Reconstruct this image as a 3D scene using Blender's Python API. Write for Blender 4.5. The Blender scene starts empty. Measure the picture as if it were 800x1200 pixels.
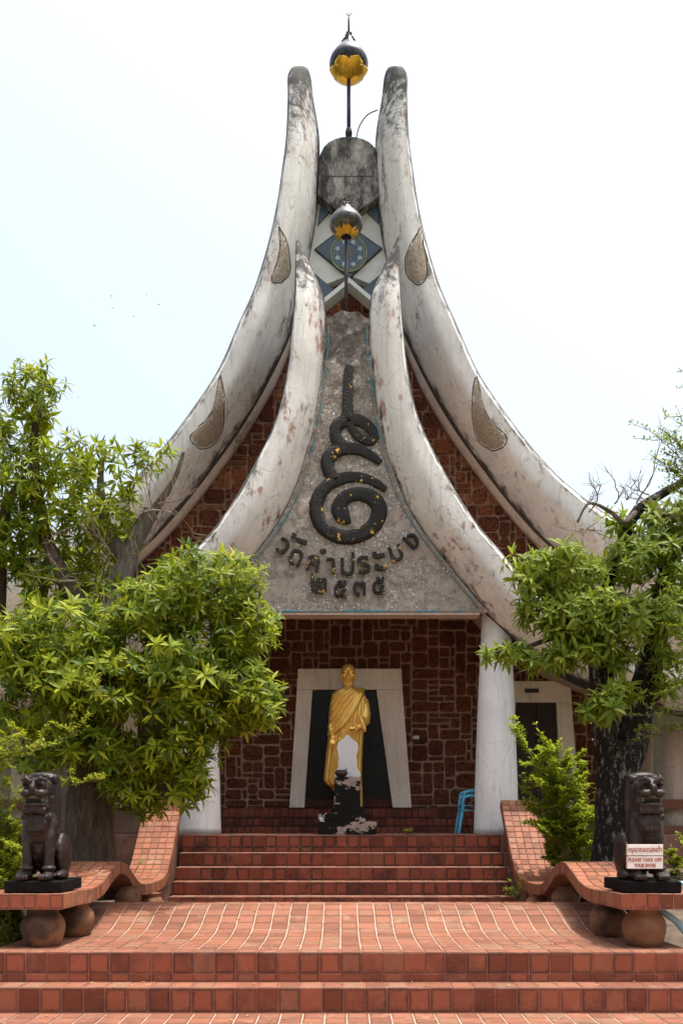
import bpy, bmesh, math, random
from mathutils import Vector, Matrix, noise, Euler

R = random.Random(7)
sc = bpy.context.scene
col = sc.collection
# ------------------------------------------------------------------ camera
F, CX, HY, EYE = 1035.0, 400.0, 958.0, 1.8       # focal length, axis and horizon in photo pixels; eye height
cam_d = bpy.data.cameras.new('camera')
cam = bpy.data.objects.new('camera', cam_d); col.objects.link(cam)
cam.location = (0, 0, EYE); cam.rotation_euler = (math.pi/2, 0, 0)
cam_d.sensor_fit = 'AUTO'; cam_d.sensor_width = 36
cam_d.lens = F/1200*36
cam_d.shift_y = (HY-600)/1200
cam_d.clip_end = 3000
sc.camera = cam
# ------------------------------------------------------------------ world, sun, exposure
SUN = Vector((0.20, -0.03, 0.97)).normalized()   # direction towards the sun
w = bpy.data.worlds.new('World'); sc.world = w; w.use_nodes = True
wn = w.node_tree; bg = wn.nodes['Background']
sky = wn.nodes.new('ShaderNodeTexSky'); sky.sky_type = 'NISHITA'; sky.sun_disc = False
sky.sun_elevation = math.asin(SUN.z); sky.sun_rotation = math.atan2(SUN.x, SUN.y)
sky.air_density = 1.6; sky.dust_density = 7.0; sky.ozone_density = 1.0
hsv = wn.nodes.new('ShaderNodeHueSaturation'); hsv.inputs['Saturation'].default_value = 0.7
wn.links.new(sky.outputs[0], hsv.inputs['Color']); wn.links.new(hsv.outputs[0], bg.inputs[0])
bg.inputs[1].default_value = 0.15
sl = bpy.data.lights.new('sun', 'SUN'); sl.energy = 2.8; sl.angle = math.radians(0.6); sl.color = (1, .95, .87)
so = bpy.data.objects.new('sun', sl); col.objects.link(so)
so.rotation_euler = SUN.to_track_quat('Z', 'Y').to_euler(); so.location = (10, -10, 40)
vs = sc.view_settings
vs.view_transform = 'Standard'; vs.look = 'None'; vs.exposure = 1.06; vs.gamma = 1.0; vs.use_curve_mapping = False
sc.render.engine = 'CYCLES'
sc.cycles.use_denoising = True
sc.cycles.max_bounces = 8; sc.cycles.diffuse_bounces = 4; sc.cycles.transparent_max_bounces = 8

# ------------------------------------------------------------------ helpers
def P(px, py, D): return Vector(((px-CX)*D/F, D, EYE-(py-HY)*D/F))
def lerp(a, b, t): return a+(b-a)*t
def cat(pts, n):
    """Catmull-Rom through tuples, n samples, uniform in parameter."""
    out = []; m = len(pts)-1
    for i in range(n):
        t = i/(n-1)*m; k = min(int(t), m-1); u = t-k
        p0 = pts[max(k-1, 0)]; p1 = pts[k]; p2 = pts[k+1]; p3 = pts[min(k+2, m)]
        out.append(tuple(0.5*((2*b)+(-a+c)*u+(2*a-5*b+4*c-d)*u*u+(-a+3*b-3*c+d)*u**3) for a, b, c, d in zip(p0, p1, p2, p3)))
    return out

class MB:
    def __init__(s): s.v = []; s.f = []; s.uv = {}; s.rnd = {}
    def face(s, idx, uv=None, rnd=None):
        s.f.append(tuple(idx))
        if uv: s.uv[len(s.f)-1] = uv
        if rnd is not None: s.rnd[len(s.f)-1] = rnd
    def quad(s, a, b, c, d): n = len(s.v); s.v += [a, b, c, d]; s.face((n, n+1, n+2, n+3))
    def box(s, lo, hi, M=None):
        n = len(s.v)
        for z in (lo[2], hi[2]):
            for x, y in ((lo[0], lo[1]), (hi[0], lo[1]), (hi[0], hi[1]), (lo[0], hi[1])):
                p = Vector((x, y, z)); s.v.append(M @ p if M else p)
        for q in ((3, 2, 1, 0), (4, 5, 6, 7), (0, 1, 5, 4), (1, 2, 6, 5), (2, 3, 7, 6), (3, 0, 4, 7)): s.face([n+i for i in q])
        return s
    def cbox(s, sx, sy, sz, ch, M, rnd=None):
        """tile: chamfered box, outer face at z=0 going down to -sz"""
        n = len(s.v); hx, hy = sx/2, sy/2
        for (ax, ay, z) in ((hx, hy, -sz), (hx, hy, -ch), (hx-ch, hy-ch, 0)):
            for x, y in ((-ax, -ay), (ax, -ay), (ax, ay), (-ax, ay)): s.v.append(M @ Vector((x, y, z)))
        e = ch/max(sx, .01); g = ch/max(sy, .01)
        s.face((n+8, n+9, n+10, n+11), ((e, g), (1-e, g), (1-e, 1-g), (e, 1-g)), rnd)
        for l in (0, 4):
            for i in range(4):
                j = (i+1) % 4; s.face((n+l+i, n+l+j, n+l+4+j, n+l+4+i), ((0, 0),)*4, rnd)
        return s
    def loft(s, rings, cap=True, closed=True, uvs=None):
        n = len(s.v); k = len(rings[0])
        for r in rings: s.v += [Vector(p) for p in r]
        for i in range(len(rings)-1):
            for j in range(k if closed else k-1):
                a = n+i*k+j; b = n+i*k+(j+1) % k
                uv = None
                if uvs: uv = (uvs[i][j], uvs[i][j+1], uvs[i+1][j+1], uvs[i+1][j])
                s.face((a, b, b+k, a+k), uv)
        if cap:
            s.face([n+j for j in range(k)][::-1]); s.face([n+(len(rings)-1)*k+j for j in range(k)])
        return s
    def tube(s, pts, rad, n=8, cap=True, flat=None, wob=0, rr=None):
        pts = [Vector(p) for p in pts]; rings = []
        up = Vector((0, 0, 1)); last = None
        for i, p in enumerate(pts):
            t = (pts[min(i+1, len(pts)-1)]-pts[max(i-1, 0)])
            if t.length < 1e-9: t = Vector((0, 0, 1))
            t.normalize()
            if last is None:
                a = t.cross(Vector((0, 1, 0)))
                if a.length < .2: a = t.cross(Vector((1, 0, 0)))
            else: a = last-t*last.dot(t)
            a.normalize(); last = a; b = t.cross(a)
            r = rad[i] if isinstance(rad, (list, tuple)) else rad
            ring = []
            for j in range(n):
                an = 2*math.pi*j/n
                q = r*(1+(wob*(rr.random()-.5) if wob else 0))
                ring.append(p+a*math.cos(an)*q+b*math.sin(an)*q)
            rings.append(ring)
        return s.loft(rings, cap)
    def ell(s, c, r, n=14, m=9, M=None):
        c = Vector(c); rings = []
        for i in range(1, m):
            th = math.pi*i/m
            ring = []
            for j in range(n):
                ph = 2*math.pi*j/n
                q = Vector((r[0]*math.sin(th)*math.cos(ph), r[1]*math.sin(th)*math.sin(ph), -r[2]*math.cos(th)))
                ring.append(c+(M @ q if M else q))
            rings.append(ring)
        return s.loft(rings)
    def lathe(s, prof, c, n=20):
        c = Vector(c)
        return s.loft([[c+Vector((r*math.cos(2*math.pi*j/n), r*math.sin(2*math.pi*j/n), z)) for j in range(n)] for r, z in prof])
    def prism(s, poly, D0, depth):
        """polygon in photo pixels read at distance D0, extruded straight back by depth"""
        n = len(s.v); k = len(poly)
        f = [P(x, y, D0) for x, y in poly]
        s.v += f+[p+Vector((0, depth, 0)) for p in f]
        s.face([n+i for i in range(k)][::-1]); s.face([n+k+i for i in range(k)])
        for i in range(k): j = (i+1) % k; s.face((n+i, n+j, n+k+j, n+k+i))
        return s
    def mesh(s, name, smooth=False, fixn=True):
        me = bpy.data.meshes.new(name); me.from_pydata([tuple(v) for v in s.v], [], s.f)
        if s.uv:
            l = me.uv_layers.new(name='UVMap')
            for fi, uv in s.uv.items():
                p = me.polygons[fi]
                for k, li in enumerate(p.loop_indices): l.data[li].uv = uv[k % len(uv)]
        if s.rnd:
            at = me.attributes.new('rnd', 'FLOAT', 'FACE')
            for fi, v in s.rnd.items(): at.data[fi].value = v
        if fixn:
            b = bmesh.new(); b.from_mesh(me); bmesh.ops.recalc_face_normals(b, faces=b.faces); b.to_mesh(me); b.free()
        if smooth:
            for p in me.polygons: p.use_smooth = True
        return me
    def build(s, name, m, parent=None, smooth=False, fixn=True, bevel=0, angle=None):
        me = s.mesh(name, smooth, fixn)
        return link(name, me, m, parent, bevel=bevel, angle=angle)

def link(name, me, m, parent=None, M=None, bevel=0, angle=None):
    if m and not me.materials: me.materials.append(m)
    o = bpy.data.objects.new(name, me); col.objects.link(o)
    if parent: adopt(o, parent)
    if M is not None: o.matrix_basis = M
    if bevel:
        b = o.modifiers.new('bevel', 'BEVEL'); b.width = bevel; b.segments = 2; b.limit_method = 'ANGLE'; b.angle_limit = .6
    if angle is not None:
        for p in me.polygons: p.use_smooth = True
        me.set_sharp_from_angle(angle=math.radians(angle))
    return o
def adopt(o, parent):
    o.parent = parent
    if parent.type == 'EMPTY': o.matrix_parent_inverse = Matrix.Translation(-Vector(parent.location))
def tag(o, label=None, cat_=None, group=None, kind=None):
    if label: o['label'] = label
    if cat_: o['category'] = cat_
    if group: o['group'] = group
    if kind: o['kind'] = kind
    return o
def thing(name, loc, label, cat_, group=None):
    e = bpy.data.objects.new(name, None); col.objects.link(e); e.location = loc; e.empty_display_size = .2
    return tag(e, label, cat_, group)
def copy_tree(o, loc, parent=None):
    c = o.copy(); col.objects.link(c)
    if parent is None: c.location = loc
    else: c.parent = parent
    for ch in o.children: copy_tree(ch, None, c)
    return c
def fuse(mb, name, m, parent, voxel, smooth=3, fac=.5):
    """weld the overlapping solids of mb into one continuous skin"""
    o = mb.build('tmp', None)
    r = o.modifiers.new('r', 'REMESH'); r.mode = 'VOXEL'; r.voxel_size = voxel; r.use_smooth_shade = True
    if smooth:
        k = o.modifiers.new('s', 'SMOOTH'); k.iterations = smooth; k.factor = fac
    dg = bpy.context.evaluated_depsgraph_get()
    me = bpy.data.meshes.new_from_object(o.evaluated_get(dg)); me.name = name
    for p in me.polygons: p.use_smooth = True
    old = o.data; bpy.data.objects.remove(o); bpy.data.meshes.remove(old)
    me.materials.clear()
    return link(name, me, m, parent)

# ------------------------------------------------------------------ materials
class NT:
    def __init__(s, name):
        s.m = bpy.data.materials.new(name); s.m.use_nodes = True; s.t = s.m.node_tree
        s.b = s.t.nodes['Principled BSDF']; s.out = s.t.nodes['Material Output']
        s._c = None
    def n(s, ty, **k):
        q = s.t.nodes.new(ty)
        for a, v in k.items(): setattr(q, a, v)
        return q
    def set(s, sock, v):
        if hasattr(v, 'is_output') or isinstance(v, bpy.types.NodeSocket): s.t.links.new(v, sock)
        else: sock.default_value = v
    def obj(s):
        if not s._c: s._c = s.n('ShaderNodeTexCoord')
        return s._c.outputs['Object']
    def geo(s):
        return s.n('ShaderNodeNewGeometry').outputs['Position']
    def uv(s):
        if not s._c: s._c = s.n('ShaderNodeTexCoord')
        return s._c.outputs['UV']
    def sep(s, v):
        q = s.n('ShaderNodeSeparateXYZ'); s.set(q.inputs[0], v); return q.outputs
    def mapv(s, v, scale=(1, 1, 1), loc=(0, 0, 0), rot=(0, 0, 0)):
        q = s.n('ShaderNodeMapping'); s.set(q.inputs[0], v); q.inputs['Scale'].default_value = scale; s.set(q.inputs['Location'], loc)
        q.inputs['Rotation'].default_value = rot; return q.outputs[0]
    def noise(s, v, scale, detail=4, rough=.6, dist=0):
        q = s.n('ShaderNodeTexNoise'); s.set(q.inputs['Vector'], v); q.inputs['Scale'].default_value = scale
        q.inputs['Detail'].default_value = detail; q.inputs['Roughness'].default_value = rough; q.inputs['Distortion'].default_value = dist
        return q.outputs[0]
    def vor(s, v, scale, feature='F1', out=0, rnd=1):
        q = s.n('ShaderNodeTexVoronoi', feature=feature); s.set(q.inputs['Vector'], v); q.inputs['Scale'].default_value = scale
        q.inputs['Randomness'].default_value = rnd
        return q.outputs[out]
    def math(s, op, a, b=0., c=0., clamp=False):
        q = s.n('ShaderNodeMath', operation=op, use_clamp=clamp); s.set(q.inputs[0], a); s.set(q.inputs[1], b); s.set(q.inputs[2], c); return q.outputs[0]
    def ss(s, v, lo, hi, a=0., b=1.):
        q = s.n('ShaderNodeMapRange', interpolation_type='SMOOTHSTEP'); s.set(q.inputs[0], v)
        s.set(q.inputs[1], lo); s.set(q.inputs[2], hi); q.inputs[3].default_value = a; q.inputs[4].default_value = b; return q.outputs[0]
    def mix(s, f, a, b):
        q = s.n('ShaderNodeMix', data_type='RGBA'); s.set(q.inputs[0], f)
        for i, v in ((6, a), (7, b)): s.set(q.inputs[i], (*v, 1) if isinstance(v, (tuple, list)) and len(v) == 3 else v)
        return q.outputs[2]
    def ramp(s, v, stops):
        q = s.n('ShaderNodeValToRGB'); s.set(q.inputs[0], v); e = q.color_ramp.elements
        while len(e) < len(stops): e.new(.5)
        for k, (p, c) in enumerate(stops): e[k].position = p; e[k].color = (*c, 1)
        return q.outputs[0]
    def rnd(s): return s.n('ShaderNodeObjectInfo').outputs['Random']
    def bump(s, h, st=.5, d=.02):
        q = s.n('ShaderNodeBump'); s.set(q.inputs['Height'], h); q.inputs['Strength'].default_value = st; q.inputs['Distance'].default_value = d
        s.t.links.new(q.outputs[0], s.b.inputs['Normal']); return s
    def done(s, c, rough=.8, metal=0, spec=.3):
        s.set(s.b.inputs['Base Color'], (*c, 1) if isinstance(c, tuple) and len(c) == 3 else c)
        s.set(s.b.inputs['Roughness'], rough); s.set(s.b.inputs['Metallic'], metal)
        s.b.inputs['Specular IOR Level'].default_value = spec
        return s.m

def simple(name, c, rough=.7, metal=0, var=.25, scale=6, bump=.2, spec=.3):
    t = NT(name); n = t.noise(t.obj(), scale, 5, .65)
    d = tuple(x*(1-var) for x in c); e = tuple(min(1, x*(1+var)) for x in c)
    cc = t.ramp(n, [(.3, d), (.7, e)])
    t.bump(t.noise(t.obj(), scale*6, 3), bump, .004)
    return t.done(cc, rough, metal, spec)

def tile_mat(name, base, dark, edge=.6, rough=.62, grime=.4, dk=.62, dust=.3):
    t = NT(name); g = t.geo()
    at = t.n('ShaderNodeAttribute', attribute_name='rnd').outputs['Fac']
    r = t.math('FRACT', t.math('ADD', t.rnd(), at))
    r2 = t.math('FRACT', t.math('MULTIPLY', r, 7.31))
    c = t.ramp(r, [(0, tuple(x*dk for x in base)), (.16, tuple(x*(dk+.15) for x in base)), (.4, base), (.7, tuple(min(1, x*1.13) for x in base)), (1, (base[0]*.95, base[1]*1.25, base[2]*1.3))])
    u = t.sep(t.uv()); n1 = t.noise(g, 14, 4, .7)
    ex = t.math('ABSOLUTE', t.math('SUBTRACT', u[0], .5)); ey = t.math('ABSOLUTE', t.math('SUBTRACT', u[1], .5))
    ed = t.math('MAXIMUM', ex, ey)
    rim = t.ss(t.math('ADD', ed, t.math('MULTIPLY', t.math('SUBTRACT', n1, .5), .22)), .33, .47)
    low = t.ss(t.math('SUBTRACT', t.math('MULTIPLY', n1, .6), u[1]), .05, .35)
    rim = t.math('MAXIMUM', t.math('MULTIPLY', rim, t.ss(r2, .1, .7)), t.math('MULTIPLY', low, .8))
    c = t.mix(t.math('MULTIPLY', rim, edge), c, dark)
    n2 = t.noise(g, 1.7, 5, .7)
    c = t.mix(t.math('MULTIPLY', t.ss(n2, .50, .68), grime), c, dark)
    n4 = t.noise(t.mapv(g, (1, 1, 1), (5, 2, 9)), 3.6, 6, .75)
    c = t.mix(t.math('MULTIPLY', t.ss(n4, .54, .70), dust), c, (.40, .27, .20))
    n3 = t.noise(t.mapv(g, (9, 9, 60)), 1, 4, .7)
    c = t.mix(t.math('MULTIPLY', t.ss(n3, .5, .75), .22), c, tuple(min(1, x*1.5) for x in base))
    t.bump(t.noise(g, 60, 4, .7), .35, .004)
    return t.done(c, t.ramp(n1, [(.3, (rough-.1,)*3), (.7, (rough+.15,)*3)]), 0, .18)

TERRA = (.205, .083, .049); TDARK = (.075, .04, .032)
M_tile = tile_mat('terracotta_tile', TERRA, TDARK, dk=.72)
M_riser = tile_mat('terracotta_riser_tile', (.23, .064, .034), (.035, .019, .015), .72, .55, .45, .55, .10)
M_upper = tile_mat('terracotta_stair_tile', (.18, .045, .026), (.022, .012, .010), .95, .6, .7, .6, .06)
M_bench = tile_mat('terracotta_bench_tile', (.255, .095, .052), (.06, .034, .025), .5, .6, .5)
M_grout = simple('grout_pale', (.46, .32, .25), .9, var=.3, scale=5)
M_grout_r = simple('grout_red', (.25, .09, .062), .9, var=.35, scale=5)
M_grout_d = simple('grout_dark', (.17, .085, .06), .9, var=.4, scale=5)

def plaster(name, base=(.66, .645, .63), pink=.5, mould=.6, edge=.8, tip=0, crack=.5, uvw=True):
    t = NT(name); g = t.geo()
    n1 = t.noise(g, .9, 6, .68); n2 = t.noise(t.mapv(g, (2.2, 2.2, .8)), 1.6, 7, .72); n3 = t.noise(g, 7, 6, .7)
    c = t.ramp(n1, [(.3, tuple(x*.80 for x in base)), (.55, base), (.8, tuple(min(1, x*1.06) for x in base))])
    fine = t.noise(g, 24, 5, .7)
    strk = t.noise(t.mapv(g, (5, 5, .5)), 1.5, 7, .75)
    c = t.mix(t.math('MULTIPLY', t.ss(strk, .48, .7), .55), c, tuple(x*.52 for x in base))
    c = t.mix(t.math('MULTIPLY', t.ss(fine, .5, .72), .4), c, tuple(x*.68 for x in base))
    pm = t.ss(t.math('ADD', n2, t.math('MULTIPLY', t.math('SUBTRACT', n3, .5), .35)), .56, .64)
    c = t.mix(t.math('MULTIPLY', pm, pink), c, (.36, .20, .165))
    mm = t.ss(t.math('ADD', t.noise(t.mapv(g, (1, 1, .35), (3, 7, 1)), 1.5, 8, .75), t.math('MULTIPLY', t.math('SUBTRACT', n3, .5), .25)), .55, .68)
    c = t.mix(t.math('MULTIPLY', mm, mould), c, (.07, .066, .062))
    # small flaked spots
    sp = t.ss(t.noise(g, 11, 3, .8), .66, .72)
    c = t.mix(t.math('MULTIPLY', sp, mould*.9), c, (.06, .055, .05))
    if uvw:
        u = t.sep(t.uv()); e = t.math('ABSOLUTE', t.math('SUBTRACT', u[0], .5))
        em = t.ss(t.math('ADD', e, t.math('MULTIPLY', t.math('SUBTRACT', n2, .52), .55)), .38, .50)
        em = t.math('MAXIMUM', em, t.ss(t.math('ADD', e, t.math('MULTIPLY', t.math('SUBTRACT', n3, .5), .05)), .468, .485))
        c = t.mix(t.math('MULTIPLY', em, edge), c, (.05, .047, .045))
        if tip:
            tm = t.ss(t.math('ADD', u[1], t.math('MULTIPLY', t.math('SUBTRACT', n3, .5), .45)), tip-.02, tip+.10, 1, 0)
            c = t.mix(t.math('MULTIPLY', tm, .9), c, t.ramp(n3, [(.4, (.018, .018, .018)), (.56, (.06, .057, .054)), (.68, (.28, .27, .26))]))
    cr = t.vor(t.mapv(g, (1, 1, 1.0)), 1.7, 'DISTANCE_TO_EDGE')
    cm = t.math('MULTIPLY', t.ss(t.math('ADD', cr, t.math('MULTIPLY', fine, .02)), .012, .02, 1, 0), t.ss(n1, .45, .6))
    c = t.mix(t.math('MULTIPLY', cm, crack), c, (.12, .10, .09))
    h = t.math('ADD', t.math('MULTIPLY', fine, .4), t.math('ADD', n3, t.math('MULTIPLY', pm, -.5)))
    t.bump(h, .4, .02)
    return t.done(c, .85, 0, .2)
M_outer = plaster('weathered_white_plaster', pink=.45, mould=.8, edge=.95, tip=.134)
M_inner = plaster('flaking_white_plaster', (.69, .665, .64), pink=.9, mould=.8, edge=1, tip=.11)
M_lip = plaster('plaster_lip', (.60, .50, .44), pink=.4, mould=.7, uvw=False)
M_col = plaster('rough_white_plaster', (.72, .725, .73), pink=.03, mould=.12, crack=.35, uvw=False)
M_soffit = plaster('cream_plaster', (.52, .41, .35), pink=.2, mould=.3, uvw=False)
M_frame = plaster('cream_frame_plaster', (.78, .68, .60), pink=.0, mould=.05, crack=.0, uvw=False)
M_cap = NT('mouldy_concrete'); t = M_cap; g = t.geo()
_c = t.ramp(t.noise(t.mapv(g, (1, 1, .5)), 2.4, 8, .75), [(.37, (.014, .014, .014)), (.47, (.06, .057, .054)), (.54, (.17, .163, .155)), (.65, (.34, .33, .32))])
t.bump(t.noise(g, 12, 5), .4, .02); M_cap = t.done(_c, .9)

def stone_mat():
    t = NT('laterite_stone'); g = t.geo(); r = t.rnd()
    c = t.ramp(r, [(0, (.09, .028, .016)), (.4, (.18, .054, .028)), (.75, (.24, .077, .038)), (1, (.35, .15, .07))])
    pore = t.noise(g, 22, 5, .75)
    c = t.mix(t.ss(pore, .47, .62), c, (.022, .009, .006))
    c = t.mix(t.math('MULTIPLY', t.ss(t.noise(g, 34, 3, .7), .56, .66), .7), c, (.34, .15, .075))
    z = t.sep(g)[2]
    so = t.math('MULTIPLY', t.ss(t.noise(g, .55, 5, .65), .48, .66), .55)
    c = t.mix(so, c, (.018, .01, .009))
    t.bump(t.math('ADD', pore, t.math('MULTIPLY', t.vor(g, 30), .6)), .8, .02)
    return t.done(c, .9, 0, .15)
M_stone = stone_mat()
M_mortar = simple('mortar', (.27, .165, .12), .95, var=.35, scale=3, bump=.5)
M_black = simple('polished_black_stone', (.006, .006, .007), .3, var=.3, scale=3, bump=.05, spec=.18)
M_door = simple('dark_wood', (.03, .017, .014), .5, var=.3, scale=4)
M_bluegrey = simple('blue_grey_paint', (.055, .085, .115), .45, var=.2, scale=4)
M_white = simple('white_paint', (.52, .53, .52), .7, var=.08, scale=5)
t = NT('turquoise_mosaic'); g = t.geo()
M_trim = t.done(t.mix(t.ss(t.noise(g, 4.5, 4, .7), .45, .56), (.25, .21, .18), t.ramp(t.noise(g, 40, 2), [(.35, (.02, .14, .20)), (.65, (.04, .30, .40))])), .4)
M_tan = simple('pebble_mosaic', (.30, .245, .19), .8, var=.6, scale=34, bump=1)
M_line = simple('dark_line', (.05, .045, .04), .8)

def panel_mat():
    t = NT('glass_mosaic_panel'); g = t.geo()
    q = t.mapv(g, (1, 1, 1), (0, 0, 0), (0, math.radians(45), 0))
    ch = t.n('ShaderNodeTexVoronoi', feature='F1', distance='CHEBYCHEV'); t.set(ch.inputs['Vector'], q); ch.inputs['Scale'].default_value = 26; ch.inputs['Randomness'].default_value = .12
    cid = t.sep(ch.outputs['Color'])
    grout = t.ss(ch.outputs[0], .36, .46)
    chip = t.ramp(cid[0], [(0, (.20, .175, .155)), (.5, (.30, .265, .235)), (.85, (.38, .345, .315)), (1, (.58, .56, .54))])
    c = t.mix(grout, chip, (.22, .175, .145))
    n1 = t.noise(g, 2.2, 7, .7); n3 = t.noise(g, 8, 6, .75)
    bare = t.ss(t.math('ADD', n1, t.math('MULTIPLY', t.math('SUBTRACT', n3, .5), .4)), .49, .55)
    pl = t.ramp(n3, [(.3, (.21, .175, .15)), (.55, (.34, .285, .24)), (.75, (.42, .37, .325))])
    c = t.mix(bare, c, pl)
    z = t.sep(g)[2]; x = t.sep(g)[0]
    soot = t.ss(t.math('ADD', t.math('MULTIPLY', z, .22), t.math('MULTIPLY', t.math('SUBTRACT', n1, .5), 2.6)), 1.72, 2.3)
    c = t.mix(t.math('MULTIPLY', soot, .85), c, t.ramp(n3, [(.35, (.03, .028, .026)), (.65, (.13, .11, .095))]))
    shiny = t.math('MULTIPLY', t.math('MULTIPLY', t.ss(cid[1], .86, .9), t.math('SUBTRACT', 1, bare)), t.math('SUBTRACT', 1, grout))
    h = t.math('ADD', t.math('MULTIPLY', n3, 1.2), t.math('ADD', t.math('MULTIPLY', bare, .6), t.math('MULTIPLY', cid[2], .3)))
    t.bump(h, .6, .02)
    return t.done(c, t.math('SUBTRACT', .85, t.math('MULTIPLY', shiny, .6)), t.math('MULTIPLY', shiny, .8), .4)
M_panel = panel_mat()

def gilt_black(name, amt, gold=(.62, .37, .06), dark=(.012, .011, .010)):
    t = NT(name); g = t.obj()
    m = t.ss(t.math('ADD', t.noise(g, 4.6, 5, .75), t.math('MULTIPLY', t.noise(g, 22, 3), .24)), amt, amt+.02)
    rust = t.ss(t.noise(g, 5, 5, .7), .55, .75)
    c = t.mix(t.math('MULTIPLY', rust, .5), dark, (.04, .026, .017))
    c = t.mix(m, c, gold)
    t.bump(t.math('ADD', t.noise(g, 25, 5), t.vor(g, 40)), .5, .012)
    return t.done(c, .6, t.math('MULTIPLY', m, .5), .25)
M_emblem = gilt_black('black_relief_flaked_gold', .735)
M_letter = gilt_black('gilt_letter_worn', .705, (.45, .28, .08), (.014, .010, .007))
M_gold = NT('gold_paint'); t = M_gold; g = t.obj(); n_ = t.noise(g, 5, 5, .65)
_c = t.ramp(n_, [(.3, (.64, .34, .06)), (.55, (.76, .45, .10)), (.8, (.84, .54, .16))])
t.bump(t.noise(g, 40, 3), .08, .004); M_gold = t.done(_c, .36, .55, .5)
M_goldleaf = simple('bright_gold_leaf', (.70, .40, .05), .3, .7, var=.35, scale=12, bump=.3)
M_darkmetal = simple('dark_bud_metal', (.045, .045, .05), .3, .7, var=.6, scale=9, bump=.3)
def bud_mat():
    t = NT('tarnished_bud'); g = t.obj(); z = t.sep(t.geo())[2]
    n = t.noise(g, 6, 5, .7)
    c = t.ramp(n, [(.3, (.03, .028, .03)), (.55, (.085, .08, .08)), (.75, (.23, .19, .16))])
    t.bump(n, .3, .01); return t.done(c, .3, .65, .5)
M_bud = bud_mat()
M_iron = simple('painted_iron', (.04, .035, .042), .55, .2, var=.5, scale=20)

def lion_mat():
    t = NT('dark_varnished_stone'); g = t.obj(); n = t.noise(g, 9, 6, .7)
    c = t.ramp(n, [(.3, (.007, .0045, .004)), (.52, (.017, .0095, .0085)), (.68, (.042, .026, .022)), (.82, (.11, .075, .065))])
    t.bump(t.math('ADD', t.noise(g, 60, 4, .7), n), .5, .006)
    return t.done(c, .45, 0, .3)
M_lion = lion_mat()
M_lionpale = simple('worn_pale_stone', (.10, .072, .058), .8, var=.6, scale=30)
M_blackstone = simple('black_plinth', (.006, .005, .005), .75, var=.6, scale=14, bump=.6, spec=.08)
def pot_mat():
    t = NT('fired_clay'); g = t.obj(); n = t.noise(g, 6, 6, .7)
    c = t.ramp(n, [(.3, (.12, .05, .024)), (.6, (.19, .085, .042)), (.8, (.25, .13, .07))])
    c = t.mix(t.math('MULTIPLY', t.ss(t.noise(g, 1.9, 3, .55), .52, .66), .85), c, (.02, .014, .012))
    t.bump(n, .3, .01); return t.done(c, .75, 0, .3)
M_pot = pot_mat()
def stele_mat():
    t = NT('flaked_whitewash'); g = t.obj()
    m = t.ss(t.math('ADD', t.noise(g, 4, 6, .75), t.math('MULTIPLY', t.noise(g, 16, 4), .25)), .79, .81)
    c = t.mix(m, (.52, .52, .54), (.16, .14, .13)); t.bump(m, .3, .01); return t.done(c, .8)
M_stele = stele_mat()
def ped_mat():
    t = NT('black_paint_over_cement'); g = t.obj()
    m = t.ss(t.math('ADD', t.noise(t.mapv(g, (1, 1, 1.5), (3.7, .4, 1.9)), 2.2, 4, .6), t.math('MULTIPLY', t.noise(g, 12, 3), .13)), .615, .65)
    c = t.mix(m, (.004, .004, .004), t.ramp(t.noise(g, 9, 4), [(.3, (.20, .15, .125)), (.7, (.33, .27, .235))]))
    t.bump(t.noise(g, 30, 4), .3, .006); return t.done(c, t.ramp(m, [(0, (.35,)*3), (1, (.85,)*3)]), 0, .12)
M_ped = ped_mat()
M_blue = simple('blue_plastic', (.09, .42, .62), .35, var=.08, scale=4, bump=.02, spec=.5)
M_hose = simple('pale_blue_pipe', (.25, .42, .48), .5, var=.15, scale=6)
M_sign = simple('sign_board', (.68, .64, .60), .6, var=.12, scale=8)
M_signred = simple('sign_red', (.32, .07, .06), .7, var=.3, scale=30)
M_rust = simple('rust', (.22, .07, .02), .8)
M_soil = simple('garden_soil', (.085, .062, .045), .95, var=.5, scale=4, bump=.8)
M_ground = simple('far_ground', (.12, .12, .06), .95, var=.4, scale=.3)
M_twig = simple('dry_twig', (.19, .145, .115), .9, var=.4, scale=20)
M_greyw = simple('grey_wall', (.34, .32, .30), .9)

def bark(name, a, b, spots):
    t = NT(name); g = t.geo(); q = t.mapv(g, (9, 9, 1.6)); n = t.noise(q, 1.6, 6, .7, .6); k = t.noise(t.mapv(g, (1, 1, .45)), 15, 6, .8)
    c = t.ramp(n, [(.35, tuple(x*.45 for x in a)), (.6, a), (.75, b)])
    if spots: c = t.mix(t.math('MULTIPLY', t.ss(k, .53, .62), spots), c, (.30, .29, .25))
    t.bump(t.math('ADD', n, t.math('MULTIPLY', k, .4)), 1, .05); return t.done(c, .95, 0, .1)
M_barkL = bark('brown_bark', (.115, .08, .058), (.24, .175, .13), .12)
M_barkR = bark('black_lichen_bark', (.022, .019, .017), (.085, .07, .058), .6)
M_barkG = bark('grey_branch_bark', (.15, .125, .10), (.27, .23, .19), .2)

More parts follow.
